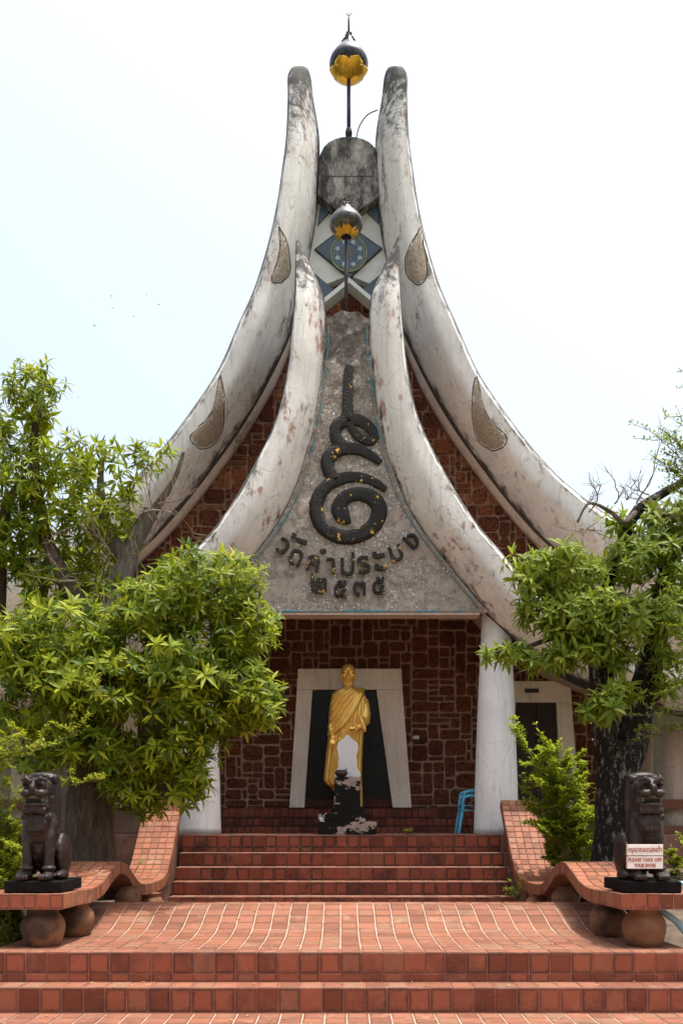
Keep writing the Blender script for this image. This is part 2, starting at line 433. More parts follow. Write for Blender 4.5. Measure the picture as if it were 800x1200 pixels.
def leaf_mat(name, cols, trans=.42, rough=.5):
    t = NT(name); at = t.n('ShaderNodeAttribute', attribute_name='rnd').outputs['Fac']
    r = t.math('FRACT', t.math('ADD', at, t.rnd()))
    c = t.ramp(r, [(k/(len(cols)-1), v) for k, v in enumerate(cols)])
    c = t.mix(t.ss(t.noise(t.obj(), 30, 3), .45, .7), c, t.mix(.35, c, (.16, .17, .02)))
    t.done(c, rough, 0, .22)
    tr = t.n('ShaderNodeBsdfTranslucent'); t.set(tr.inputs[0], t.mix(.5, c, (.30, .36, .015)))
    mx = t.n('ShaderNodeMixShader'); mx.inputs[0].default_value = trans
    t.t.links.new(t.b.outputs[0], mx.inputs[1]); t.t.links.new(tr.outputs[0], mx.inputs[2]); t.t.links.new(mx.outputs[0], t.out.inputs[0])
    return t.m
M_leaf = leaf_mat('rosette_leaf', [(.022, .056, .005), (.085, .14, .006), (.16, .22, .008), (.25, .30, .010), (.36, .37, .018)])
M_leafR = leaf_mat('rosette_leaf_light', [(.08, .14, .012), (.13, .20, .014), (.19, .25, .02), (.25, .30, .035)])
M_small = leaf_mat('small_leaf', [(.14, .22, .012), (.22, .30, .015), (.30, .37, .02), (.36, .40, .03)], .45)
M_yellow = leaf_mat('yellow_green_leaf', [(.19, .25, .02), (.27, .31, .025), (.36, .36, .03)], .42)
M_darkleaf = leaf_mat('dark_leaf', [(.035, .085, .014), (.06, .13, .018), (.09, .17, .02)], .3)

# ------------------------------------------------------------------ ground and front steps
YS0, YS1 = 8.15, 8.43            # lower riser, upper riser of the front steps
Z1, Z2 = .23, .515
TS = .2                          # floor tile module
o = MB(); o.quad(Vector((-900, -300, -.012)), Vector((900, -300, -.012)), Vector((900, 1500, -.012)), Vector((-900, 1500, -.012)))
tag(o.build('ground', M_ground), kind='structure')
GAP = .009
tile_cache = {}
def tile_mesh(sx, sy, m, th=.02, ch=.004):
    k = (round(sx, 4), round(sy, 4), m.name, th)
    if k not in tile_cache:
        me = MB().cbox(sx, sy, th, ch, Matrix()).mesh('tile'); me.materials.append(m); tile_cache[k] = me
    return tile_cache[k]
def frame(p, xdir, ydir):
    x = Vector(xdir).normalized(); y = Vector(ydir).normalized(); z = x.cross(y)
    return Matrix(((x.x, y.x, z.x, p[0]), (x.y, y.y, z.y, p[1]), (x.z, y.z, z.z, p[2]), (0, 0, 0, 1)))
def jit(a=.0035, d=.0012):
    return Matrix.Translation((0, 0, R.uniform(-d, d))) @ Euler((R.uniform(-a, a), R.uniform(-a, a), R.uniform(-a, a)*.6)).to_matrix().to_4x4()
def put_tile(parent, M, sx, sy, m):
    return link('tile', tile_mesh(sx, sy, m), None, parent, M @ jit())

# front floor
XW = 5.4; RW = 3.4
o = MB(); o.box((-6, -2, -.01), (6, YS0-.018, -.006)); fl = tag(o.build('front_floor', M_grout), kind='structure')
stuff = MB()
for i in range(-20, 20):
    for j in range(10):
        x = (i+.5)*TS+.05; y = YS0-.02-(j+.5)*TS
        M = frame((x, y, 0), (1, 0, 0), (0, 1, 0))
        if abs(x) < 3.3 and j < 2: put_tile(fl, M, TS-GAP, TS-GAP, M_tile)
        else: stuff.cbox(TS-GAP, TS-GAP, .02, .004, M @ jit(), R.random())
tag(stuff.build('tile_field', M_tile, fl), kind='stuff')
# steps + platform body
st = tag(MB().box((-XW, YS0+.004, -.01), (XW, YS1+.05, Z1-.004)).build('front_steps', M_grout_r), kind='structure')
MB().box((-XW, YS1+.004, -.01), (XW, YS1+.25, Z2-.006)).build('step_core', M_grout_r, st)
n = int(XW/TS); far_r, far_t = MB(), MB()
for i in range(-n, n):
    x = (i+.5)*TS+.02; X = (1, 0, 0)
    if abs(x) > 3.7:                # beyond the frame: one joined field
        for p_, yd, h_ in (((x, YS0, Z1/2), (0, 0, 1), Z1-.012), ((x, YS1, Z2-.105), (0, 0, 1), .192), ((x, YS1, Z1+.042), (0, 0, 1), .072)): far_r.cbox(TS-GAP, h_, .02, .004, frame(p_, X, yd) @ jit(), R.random())
        for p_, h_ in (((x, (YS0+YS1)/2, Z1), YS1-YS0-.006), ((x, YS1+.12, Z2), .22)): far_t.cbox(TS-GAP, h_, .02, .004, frame(p_, X, (0, 1, 0)) @ jit(), R.random())
        continue
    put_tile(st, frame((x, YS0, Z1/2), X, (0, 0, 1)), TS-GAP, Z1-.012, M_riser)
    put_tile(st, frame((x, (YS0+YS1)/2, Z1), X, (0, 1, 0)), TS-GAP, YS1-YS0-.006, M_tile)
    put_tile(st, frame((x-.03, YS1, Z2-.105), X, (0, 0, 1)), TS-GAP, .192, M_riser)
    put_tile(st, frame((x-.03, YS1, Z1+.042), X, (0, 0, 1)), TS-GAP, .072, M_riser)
tag(far_r.build('riser_field', M_riser, st), kind='stuff'); tag(far_t.build('tile_field', M_tile, st), kind='stuff')
n = int(RW/TS)
# wavy ramp behind the steps
ramp_ctl = [(YS1, Z2), (8.9, Z2-.008), (9.5, .50), (9.95, .525), (10.2, .575), (10.5, .665), (10.84, .735), (11.1, .735), (11.4, .66), (11.8, .50), (12.2, .39), (12.7, .35), (13.3, .345), (13.82, .345)]
rp = cat(ramp_ctl, 400)
def arc(poly):
    s = [0]
    for a, b in zip(poly, poly[1:]): s.append(s[-1]+math.dist(a, b))
    return s
ra = arc(rp)
def at_arc(poly, S, s):
    s = max(0, min(s, S[-1]-1e-6)); lo, hi = 0, len(S)-1
    while hi-lo > 1:
        mid = (lo+hi)//2
        if S[mid] <= s: lo = mid
        else: hi = mid
    t = (s-S[lo])/(S[hi]-S[lo]); a, b = poly[lo], poly[hi]
    p = tuple(lerp(x, y, t) for x, y in zip(a, b)); d = tuple(y-x for x, y in zip(a, b))
    return p, d
o = MB(); m_ = 80; pr = [at_arc(rp, ra, ra[-1]*k/m_)[0] for k in range(m_+1)]
o.loft([[Vector((-RW, y, z-.006)), Vector((RW, y, z-.006)), Vector((RW, y, -.1)), Vector((-RW, y, -.1))] for y, z in [(max(y, YS1+.012), z) for y, z in pr]])
rmp = tag(o.build('wavy_ramp', M_grout), kind='structure')
stuff = MB(); rows = int(ra[-1]/TS); cnt = 0
for j in range(rows):
    (y, z), d = at_arc(rp, ra, (j+.5)*TS)
    for i in range(-n, n):
        x = (i+.5)*TS-.01
        M = frame((x, y, z), (1, 0, 0), (0, d[0], d[1]))
        if j < 12 and abs(x) < 2.5 and cnt < 300: put_tile(rmp, M, TS-GAP, TS-.005, M_tile); cnt += 1
        else: stuff.cbox(TS-GAP, TS-.005, .02, .004, M @ jit(), R.random())
tag(stuff.build('tile_field', M_tile, rmp), kind='stuff')
# planting beds beside the ramp
for s in (-1, 1):
    o = MB(); rows_ = []
    for k in range(26):
        y = 8.66+k*.33
        rows_.append([Vector((s*(3.42+6.6*q/14), y, .34+.09*noise.noise(Vector((q*.6, y, s*3)))+(.1 if q else -.25)+.5*max(0, min(1, (y-12)/2)))) for q in range(15)])
    o.loft(rows_, cap=False, closed=False)
    tag(o.build('garden_bed', M_soil, smooth=True), kind='structure')

# upper stair
AX = .10                        # temple axis
zs = [.56, .773, .988, 1.212, 1.504]; ys = [13.8, 14.1, 14.4, 14.7, 15.0]
SW = 2.8
o = MB(); zb = .345
up = None
for k in range(5):
    q = MB().box((AX-SW, ys[k]+.004, 0), (AX+SW, (ys[k+1] if k < 4 else 15.3)+.05, zs[k]-.005))
    if up is None: up = tag(q.build('upper_stair', M_grout_d), kind='structure')
    else: q.build('step_core', M_grout_d, up)
    h = zs[k]-zb; ncol = int(2*SW/TS)
    ph = R.uniform(0, .1)
    for i in range(ncol):
        x = AX-SW+(i+.5)*TS
        if k == 4:
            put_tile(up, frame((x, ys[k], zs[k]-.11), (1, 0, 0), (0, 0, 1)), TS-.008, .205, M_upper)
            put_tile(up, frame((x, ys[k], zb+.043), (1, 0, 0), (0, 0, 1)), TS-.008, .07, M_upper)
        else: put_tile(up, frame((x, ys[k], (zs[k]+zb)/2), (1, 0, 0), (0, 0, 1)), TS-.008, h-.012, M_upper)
        put_tile(up, frame((x, ys[k]+.15, zs[k]), (1, 0, 0), (0, 1, 0)), TS-.008, .285, M_tile)
    zb = zs[k]

# ------------------------------------------------------------------ temple
T = thing('temple', (AX, 15.4, 1.5), 'white concrete temple with sweeping curved horn gables, laterite stone walls and mosaic name panel', 'temple')
TA = 407.0                                        # axis in photo pixels
def mir(p): return (2*TA-p[0], p[1])
# plinth and porch floor
plinth = MB().box((AX-9, 15.32, -.05), (AX+9, 30, 1.495)).build('plinth', M_grout_d, T)
pf = MB().box((AX-SW, 15.31, 1.496), (AX+SW, 17.1, 1.5)).build('porch_floor', M_grout_d, T)
stuff = MB()
for i in range(28):
    for j in range(8):
        stuff.cbox(TS-.008, TS-.008, .006, .002, frame((AX-SW+(i+.5)*TS, 15.42+(j+.5)*TS, 1.508), (1, 0, 0), (0, 1, 0)), R.random())
tag(stuff.build('floor_tiles', M_tile, pf), kind='stuff')
# three low steps in front of the wall
ist = None
for k, (y, z0, z1) in enumerate(((16.9, 1.5, 1.63), (17.25, 1.63, 1.79), (17.6, 1.79, 1.985))):
    q = MB().box((AX-2.62, y+.012, z0-.01), (AX+2.62, 18.02-.003*k, z1-.008))
    q = q.build('inner_step', M_grout_d, T)
    stuff = MB()
    for i in range(40):
        x = AX-2.6+(i+.5)*.13
        stuff.cbox(.123, z1-z0-.012, .012, .003, frame((x, y, (z0+z1)/2), (1, 0, 0), (0, 0, 1)), R.random())
        stuff.cbox(.123, .33, .006, .002, frame((x, y+.17, z1), (1, 0, 0), (0, 1, 0)), R.random())
    tag(stuff.build('step_tiles', M_upper, q), kind='stuff')

# horn curves
O_O = [(463.5, 77), (472, 79), (477, 90), (477, 115), (479, 160), (484, 200), (490, 240), (500, 285), (516, 337), (535, 380), (559, 434), (590, 481), (622, 523), (655, 559), (690, 588), (730, 615), (790, 650), (860, 680), (960, 715), (1080, 740)]
O_I = [(463.5, 77), (455, 79), (450, 90), (447, 115), (440, 160), (440, 200), (442, 240), (448, 285), (459, 337), (472, 385), (497, 440), (530, 497), (567, 549), (603, 595), (640, 635), (680, 668), (740, 705), (810, 735), (920, 772), (1050, 800)]
I_O = [(467.5, 276), (468, 290), (468.5, 320), (469.5, 350), (473, 390), (478, 435), (492, 494), (525, 560), (557, 611), (590, 650), (622, 690), (660, 722), (705, 748), (760, 768), (850, 790), (960, 802)]
I_I = [(466.5, 276), (460, 290), (446, 320), (434, 350), (431, 400), (436, 446), (446, 512), (464, 572), (489, 620), (523, 664), (563, 712), (606, 752), (655, 785), (715, 812), (810, 838), (930, 852)]
SAMP = {}
def horn(name, PO, PI, D, bulge, back, m, key, N=110, s=1, power=2.4, tw=.0):
    po = cat(PO, N); pi = cat(PI, N); rings = []; uvs = []; K = 14; grid = []
    for i in range(N):
        a, b = po[i], pi[i]
        if s < 0: a, b = mir(a), mir(b)
        A, B = P(*a, D), P(*b, D); wd = (A-B).length; ring = []; uvr = []
        bw = bulge*min(wd, 1.25); twi = tw*min(1, wd/.9)
        for k in range(K+1):
            u = k/K; e = abs(2*u-1)
            f = (min(1, u/.04)**.5)*max(0, 1-u**2.3)**.5; u2 = u
            dd = -bw*f+twi*max(0, u-.38)**1.25
            p = P(lerp(a[0], b[0], u2), lerp(a[1], b[1], u2), D+dd); ring.append(p); uvr.append((u, i/(N-1)))
        grid.append(list(ring))
        nb = 4
        for k in range(nb+1):
            u = 1-k/nb; ring.append(ring[K if u > .5 else 0].lerp(ring[0 if u > .5 else K], .5-abs(u-.5)+.03)*1.0); ring[-1] = Vector((ring[-1].x, D+back*min(1, wd/.6+.05)+twi*.55*u, ring[-1].z)); uvr.append((.02 if u < .5 else .98, i/(N-1)))
        uvr.append((0, i/(N-1)))
        rings.append(ring); uvs.append(uvr)
    o = MB().loft(rings, True, True, uvs).build(name, m, T, angle=50)
    SAMP[key] = grid
    return o
horns = {}
for s in (-1, 1):
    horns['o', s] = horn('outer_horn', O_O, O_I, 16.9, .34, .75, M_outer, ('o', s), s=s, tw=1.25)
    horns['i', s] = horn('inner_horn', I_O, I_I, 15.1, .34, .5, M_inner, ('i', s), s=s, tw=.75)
    # lip along the lower edge of the outer horn
    pi = cat(O_I[8:], 70); rg = []
    for i, (x, y) in enumerate(pi):
        t0 = Vector((pi[min(i+1, 69)][0]-pi[max(i-1, 0)][0], pi[min(i+1, 69)][1]-pi[max(i-1, 0)][1])).normalized()
        nx, ny = -t0.y, t0.x
        ww = 9*min(1, i/14+.05)
        c0 = (x+2*nx*-1, y-2*ny); c1 = (x+nx*ww, y+ny*ww)
        if s < 0: c0, c1 = mir(c0), mir(c1)
        a, b = P(*c0, 17.68), P(*c1, 17.8)
        rg.append([a, a.lerp(b, .5)+Vector((0, -.05, 0)), b, b+Vector((0, .25, 0)), a+Vector((0, .25, 0))])
    MB().loft(rg).build('horn_lip', M_lip, horns['o', s], smooth=True)
    # roof shells running back from the horns
    for nm, PO, PI, D0, D1, k0 in (('roof_shell', O_O, O_I, 17.9, 30, 5), ('porch_roof', I_O, I_I, 15.9, 18.1, 4)):
        rg = []
        po, pi = cat(PO[k0:], 40), cat(PI[k0:], 40)
        Dh = 17.0 if k0 == 5 else 15.15
        for a, b in zip(po, pi):
            a1 = tuple(lerp(u, v, .12) for u, v in zip(a, b)); b1 = tuple(lerp(u, v, .45) for u, v in zip(a, b))
            if s < 0: a1, b1 = mir(a1), mir(b1)
            A, B = P(*a1, Dh), P(*b1, Dh)
            rg.append([Vector((A.x, D0, A.z)), Vector((A.x, D1, A.z)), Vector((B.x, D1, B.z)), Vector((B.x, D0, B.z))])
        MB().loft(rg).build(nm, M_soffit, T, smooth=False)
    # side wing: sloping soffit, columns, rail
    pts = [(690, 690), (900, 770), (900, 860), (700, 815), (640, 770)]
    if s < 0: pts = [mir(p) for p in pts]
    MB().prism(pts, 17.6, .25).build('side_fascia', M_soffit, T)
    sx = lambda px: px if s > 0 else 2*TA-px
    for px, wd, D in ((757, 15, 18.6), (786, 28, 17.4), (850, 28, 17.4)):
        c = P(sx(px), 958, D); r = wd/2*D/F
        MB().lathe([(r*1.15, 1.49), (r*1.05, 1.9), (r*.95, 2.8), (r*.95, 3.65)], (c.x, c.y, 0), 18).build('side_column', M_soffit, T, smooth=True)
    a, b = P(sx(752), 958, 17.05), P(sx(900), 958, 17.05)
    x0, x1 = sorted((a.x, b.x))
    MB().box((x0, 16.98, 1.97), (x1, 17.12, 2.15)).build('veranda_rail', M_bench, T)
    MB().box((x0, 16.95, 1.5), (x1, 17.15, 1.64)).build('veranda_kerb', M_bench, T)
    # side wall behind the veranda
    a, b = P(sx(700), 958, 21), P(sx(1000), 958, 21); x0, x1 = sorted((a.x, b.x))
    MB().box((x0, 20.5, 1.49), (x1, 20.7, 4.2)).build('side_wall', M_greyw, T)

# teardrop inlays laid on the outer horns
def on_horn(key, px, py, off=.012):
    best = None; g = SAMP[key]
    for i in range(len(g)-1):
        for k in range(len(g[0])-1):
            q = [g[i][k], g[i][k+1], g[i+1][k+1], g[i+1][k]]
            s2 = [((p.x*F/p.y)+CX, HY-(p.z-EYE)*F/p.y) for p in q]
            if px < min(a[0] for a in s2)-1 or px > max(a[0] for a in s2)+1 or py < min(a[1] for a in s2)-1 or py > max(a[1] for a in s2)+1: continue
            for u in (0, .25, .5, .75, 1):
                for v in (0, .25, .5, .75, 1):
                    p = q[0].lerp(q[1], u).lerp(q[3].lerp(q[2], u), v)
                    d = ((p.x*F/p.y)+CX-px)**2+(HY-(p.z-EYE)*F/p.y-py)**2
                    if best is None or d < best[0]:
                        nn = (q[1]-q[0]).cross(q[3]-q[0]).normalized()
                        if nn.y > 0: nn = -nn
                        best = (d, p+nn*off)
    return best[1] if best else None
drops_r = [[(493, 265), (496, 285), (500, 310), (499, 326), (491, 333), (481, 329), (475, 315), (476, 298), (484, 281)],
           [(558, 436), (561, 455), (566, 475), (574, 493), (590, 508), (594, 517), (588, 525), (578, 528), (566, 522), (556, 508), (553, 485), (554, 460)]]
drops_l = [[(327, 265), (336, 283), (340, 305), (340, 318), (333, 329), (324, 332), (318, 327), (323, 312), (328, 292)],
           [(258, 434), (262, 455), (263, 480), (262, 500), (254, 518), (241, 526), (229, 522), (223, 512), (231, 503), (245, 488), (254, 465)]]
for s, drops in ((1, drops_r), (-1, drops_l)):
    for dp in drops:
        q = cat(dp+[dp[0]], 34)[:-1]; c = (sum(p[0] for p in q)/len(q), sum(p[1] for p in q)/len(q))
        rings = []
        for f in (1, .8, .6, .4, .2):
            r_ = [on_horn(('o', s), lerp(c[0], x, f), lerp(c[1], y, f), .014 if f < 1 else -.004) for x, y in q]
            rings.append(r_)
        if any(p is None for r_ in rings for p in r_): print('drop miss'); continue
        d = MB().loft(rings, cap=False); nn = len(d.v); d.face(range(nn-len(q), nn))
        do = d.build('teardrop_inlay', M_tan, horns['o', s], smooth=True)
        MB().tube(rings[0]+[rings[0][0]], .014, 6).build('inlay_rim', M_line, horns['o', s])

# main wall with individual laterite blocks
WD = 18.0
wall_poly = [(TA-290, 950), (TA-290, 640)]
mid = [tuple((a+b)/2 for a, b in zip(p, q)) for p, q in zip(cat(O_O, 60), cat(O_I, 60))]
right = []
for x, y in mid:
    if 252 < y < 640:
        p = P(x, y, 17.1); right.append((p.x*F/WD+CX, HY-(p.z-EYE)*F/WD))
lim = [(y, x-TA) for x, y in right]
def half(y):
    if y < lim[0][0]: return 0
    if y >= lim[-1][0]: return 300
    for (a, b), (c, d) in zip(lim, lim[1:]):
        if a <= y <= c: return lerp(b, d, (y-a)/(c-a+1e-9))
    return 300
wp = [(TA+300, 976)]+[(TA+half(y), y) for y in range(640, int(lim[0][0])+4, -8)]
wp = wp+[mir(p) for p in wp[::-1]]
wall = MB().prism(wp, WD, .3).build('wall', M_mortar, T)
U = 6.4                                         # block module in pixels at the wall
gx0, gy0 = 405-48*U, 310
cols_, rows_ = 96, 100
occ = [[False]*cols_ for _ in range(rows_)]
stones = []
for r in range(rows_):
    for c in range(cols_):
        if occ[r][c]: continue
        opts = [(4, 2), (3, 2), (3, 2), (2, 3), (4, 3), (2, 2), (3, 1), (4, 1), (2, 1), (3, 3), (5, 2), (2, 4)]
        R.shuffle(opts); opts += [(2, 1), (1, 2), (1, 1)]
        for (a, b) in opts:
            if c+a > cols_ or r+b > rows_: continue
            if all(not occ[r+j][c+i] for j in range(b) for i in range(a)):
                for j in range(b):
                    for i in range(a): occ[r+j][c+i] = True
                stones.append((gx0+c*U, gy0+r*U, a*U, b*U)); break
def visible(x, y):
    if abs(x-TA) > 296 or y > 974: return False
    if y > 722 and 262 < x < 556: return not (362 < x < 455 and y > 800)
    if y > 860 and 660 < x < 706: return True
    if y > 790 and 600 < x < 706: return not (605 < x < 662 and y > 805)
    if y < 650 and 330 < y: return 24 < abs(x-TA)*0+abs(x-TA) < half(y)-4 or (y < 380 and abs(x-TA) < half(y))
    return False
stuff = MB(); nst = 0
for (x, y, a, b) in stones:
    yl = 947 if abs(x+a/2-TA) < 150 else 973
    if y+b > yl: b = yl-y
    if b < 3: continue
    cx_, cy_ = x+a/2, y+b/2
    hw = half(cy_)
    if cy_ < lim[0][0]+6 or abs(cx_-TA) > hw-4: continue
    vis = visible(cx_, cy_)
    if not vis and abs(cx_-TA) > 298: continue
    k = WD/F; sx_, sz_ = a*k-.035, b*k-.035
    prot = R.uniform(.02, .045)
    # rounded irregular outline, chamfered face
    rad = min(sx_, sz_)*R.uniform(.12, .28); poly = []
    for (qx, qz, a0) in ((1, 1, 0), (-1, 1, 90), (-1, -1, 180), (1, -1, 270)):
        for da in (10, 80):
            an = math.radians(a0+da); jx, jz = R.uniform(-.014, .014), R.uniform(-.012, .012)
            poly.append((qx*(sx_/2-rad)+rad*math.cos(an)+jx, qz*(sz_/2-rad)+rad*math.sin(an)+jz))
    c3 = P(cx_, cy_, WD); rot = math.radians(R.uniform(-1.5, 1.5))
    mb = MB() if vis and nst < 300 else stuff
    def ringz(f, yy): return [Vector((px_*f, yy, pz_*f)) for px_, pz_ in poly]
    ex = max(0, 1-.03/max(.05, min(sx_, sz_)))
    org = Vector((0, 0, 0)) if mb is not stuff else c3
    rings = [[p+org for p in ringz(1, .01)], [p+org for p in ringz(1, -prot*.6)], [p+org for p in ringz(ex, -prot)]]
    mb.loft(rings)
    if mb is not stuff:
        me = mb.mesh('stone'); link('stone', me, M_stone, wall, Matrix.Translation(c3) @ Matrix.Rotation(rot, 4, 'Y')); nst += 1
tag(stuff.build('stone_field', M_stone, wall), kind='stuff')
print('stones', nst)

# niche frame, black slab, plaque
NF = 17.86
nf = MB()
nf.prism([(349, 783.5), (470, 783.5), (471.5, 808), (347.8, 808)], NF, .13)
fr = nf.build('niche_frame', M_frame, T, bevel=.008)
MB().prism([(347.8, 808.2), (366, 808.2), (356.5, 946.5), (339, 946.5)], NF, .13).build('frame_jamb', M_frame, fr, bevel=.008)
MB().prism([(441, 808.2), (471.5, 808.2), (482, 946.5), (460, 946.5)], NF, .13).build('frame_jamb', M_frame, fr, bevel=.008)
MB().prism([(362, 806), (445, 806), (461, 936), (356, 936)], 17.93, .05).build('black_slab', M_black, fr)
o = MB(); 
for i in range(14): o.prism([(357+i*7.6, 936.4), (364.2+i*7.6, 936.4), (364.2+i*7.6, 946.3), (357+i*7.6, 946.3)], 17.92, .05)
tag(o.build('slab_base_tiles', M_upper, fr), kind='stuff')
MB().prism([(484, 862), (491, 862), (491, 866), (484, 866)], 17.92, .05).build('plaque', M_white, T)
# side doors
for s in (1, -1):
    mm = (lambda p: p) if s > 0 else mir
    q = lambda pts: [mm(p) for p in pts]
    df = MB().prism(q([(588, 798), (668, 798), (669.5, 823), (586.5, 823)]), NF, .13).build('door_frame', M_frame, T, bevel=.008)
    MB().prism(q([(651.5, 823.2), (669.5, 823.2), (679, 947), (658, 947)]), NF, .13).build('frame_jamb', M_frame, df, bevel=.008)
    MB().prism(q([(586.5, 823.2), (604, 823.2), (597, 947), (577, 947)]), NF, .13).build('frame_jamb', M_frame, df, bevel=.008)
    MB().prism(q([(600, 820), (655, 820), (660, 946), (595, 946)]), 17.97, .02).build('door_back', M_door, df)
    for a, b in ((604, 627), (628.5, 655)):
        lf = MB().prism(q([(a, 824), (b, 824), (b+(2 if a > 620 else 0), 946), (a-(5 if a < 610 else 0), 946)]), 17.94, .025).build('door_leaf', M_door, df)
        for (y0, y1) in ((830, 862), (868, 900), (906, 938)):
            MB().prism(q([(a+5, y0), (b-4, y0), (b-4, y1), (a+5, y1)]), 17.925, .012).build('door_panel', M_door, lf, bevel=.006)
    MB().prism(q([(615, 807), (631, 807), (631, 811.5), (615, 811.5)]), 17.82, .04).build('door_closer', M_line, df, bevel=.006)

# main columns
for px in (581, 2*TA-581):
    c = P(px, 975, 15.75); k = 15.75/F
    prof = []
    hw = [(1.5, 26.5), (1.6, 26), (2.3, 25), (3.2, 23.2), (4.2, 20.5), (4.9, 18.2), (5.6, 16.5)]
    rg = []
    for i in range(34):
        z = 1.5+i*4.1/33
        for (z0, w0), (z1, w1) in zip(hw, hw[1:]):
            if z0 <= z <= z1+1e-6: wv = lerp(w0, w1, (z-z0)/(z1-z0))
        ring = []
        for j in range(28):
            an = 2*math.pi*j/28
            r = wv*k*(1+.012*noise.noise(Vector((math.cos(an)*2, math.sin(an)*2, z*2.2+px)))+.006*noise.noise(Vector((math.cos(an)*7, math.sin(an)*7, z*8+px))))
            ring.append(Vector((c.x+r*math.cos(an), c.y+r*math.sin(an)*.8, z)))
        rg.append(ring)
    co = MB().loft(rg).build('column', M_col, T, smooth=True)
    # surface-run cable creeping up the plaster
    pts = [(590, 862), (578, 868), (572, 850), (563, 838)] if px > 407 else [(222, 955), (230, 965), (242, 977)]

# gable cap, lattice and chevron between the outer horns
cap = [(372, 228), (373, 190), (375, 180), (379, 172), (385, 166), (393, 162), (401, 160), (409, 159.5), (417, 160), (425, 162), (433, 166), (439, 172), (443, 180), (445, 190), (446, 228), (424, 244), (409, 258), (393, 246)]
gc = MB().prism(cap, 17.3, .4).build('gable_cap', M_cap, T, bevel=.02)
MB().prism([(380, 206), (438, 206), (438, 206.8), (380, 206.8)], 17.295, .03).build('cap_joint', M_line, gc)
LB = MB().prism([(360, 215), (456, 215), (462, 345), (409, 322), (352, 345)], 17.55, .2).build('lattice_panel', M_white, T)
def gpan(poly, nm='blue_panel'):
    MB().prism(poly, 17.52, .06).build(nm+'_rim', M_line, LB)
    c = (sum(p[0] for p in poly)/len(poly), sum(p[1] for p in poly)/len(poly))
    MB().prism([(lerp(c[0], x, .94), lerp(c[1], y, .94)) for x, y in poly], 17.505, .03).build(nm, M_bluegrey, LB)
gpan([(368, 292), (407, 262), (448, 291), (409, 327)], 'diamond_panel')
gpan([(377, 228), (391, 243), (372, 264)]); gpan([(441, 228), (444, 262), (425, 244)])
gpan([(368, 320), (391, 339), (374, 356)]); gpan([(446, 321), (441, 358), (425, 338)])
md = bpy.data.objects.new('mandala', MB().mesh('x'))
C0 = P(408.5, 297, 17.49); k = 17.49/F
def disc(r0, r1, dy, n=40, cx=0, cz=0, ex=1):
    mb = MB()
    def ring(r, y): return [Vector((C0.x+cx+r*ex*math.cos(2*math.pi*j/n), C0.y+y, C0.z+cz+r*math.sin(2*math.pi*j/n))) for j in range(n)]
    if r0 > 0: mb.loft([ring(r1, .02), ring(r1, -dy), ring(r0, -dy), ring(r0, .02)], cap=False)
    else: mb.loft([ring(r1, .02), ring(r1, -dy)])
    return mb
bpy.data.objects.remove(md)
M_mgreen = simple('mandala_green', (.16, .18, .10), .5, scale=20); M_mblue = simple('mandala_blue', (.06, .11, .18), .5, scale=20)
M_mpale = simple('mandala_pale', (.26, .31, .32), .5, scale=20); M_mochre = simple('mandala_ochre', (.14, .11, .08), .5, scale=20)
md = disc(0, 20*k, .004).build('mandala', M_bluegrey, LB)
disc(20*k, 21.8*k, .012).build('mandala_ring', M_mgreen, LB)
disc(17.3*k, 18.3*k, .010).build('mandala_ring', M_mgreen, LB)
for j in range(8):
    an = 2*math.pi*(j+.5)/8
    disc(0, 2.7*k, .012, 12, 14*k*math.cos(an), 14*k*math.sin(an)).build('mandala_petal', M_mpale, LB)
    an += math.pi/8
    disc(0, 2.9*k, .011, 12, 13.6*k*math.cos(an), 13.6*k*math.sin(an)).build('mandala_petal', M_mblue, LB)
for j in range(10):
    an = 2*math.pi*j/10
    disc(0, 1.3*k, .012, 8, 6.6*k*math.cos(an), 6.6*k*math.sin(an)).build('mandala_dot', M_mochre, LB)
disc(2.4*k, 4*k, .01, 16).build('mandala_ring', M_mochre, LB)
for pts in ([(409, 325), (409, 331), (376, 358), (376, 352)], [(409, 325), (443, 354), (443, 360), (409, 331)]):
    MB().prism(pts, 17.35, .35).build('chevron_trim', M_cap if pts[0][0] == 0 else M_white, T)
# cable from the cap to the horn
q = cat([P(417, 163, 17.2), P(421, 148, 17.1), P(430, 135, 17.0), P(442, 129, 16.9)], 14)
MB().tube(q, .012, 5).build('cable', M_line, T)

MB().prism([(346, 374), (468, 374), (468, 384), (346, 384)], 15.75, 2.3).build('porch_sun_block', M_cap, T)  # unseen slab added behind the panel to keep sun off the niche frame
# mosaic name panel
def edge_i(y):
    pts = cat(I_I, 200)
    for a, b in zip(pts, pts[1:]):
        if a[1] <= y <= b[1]: return lerp(a[0], b[0], (y-a[1])/(b[1]-a[1]+1e-9))
    return pts[-1][0]
PD = 15.3
NY, NX = 130, 90; g = []
for i in range(NY+1):
    y = lerp(364, 717, i/NY); e = edge_i(y)-TA+4; row = []
    for j in range(NX+1):
        u = j/NX*2-1; yy = y
        if i < 12: yy = y+(11*abs(u)**1.4+1.2*math.sin(u*9+1))*(1-i/12)
        p = P(TA+e*u, yy, PD)
        nv = noise.noise(p*1.3)+.5*noise.noise(p*3.1)
        st_ = .018*(1 if nv+.35*noise.noise(p*9) > .12 else 0)+.006*noise.noise(p*12)+(.03*max(0, noise.noise(p*4.3)) if y < 470 else 0)
        p.y -= st_; row.append(p)
    g.append(row)
pm = MB().loft(g, cap=False, closed=False)
panel = pm.build('name_panel', M_panel, T, smooth=True, fixn=False)
fr_ = [(TA+edge_i(y)-TA+4, y) for y in range(378, 718, 12)]+[(edge_i(717)+3, 717)]
MB().prism([mir(p) for p in fr_]+fr_[::-1], PD+.05, .18).build('panel_slab', M_soffit, panel)
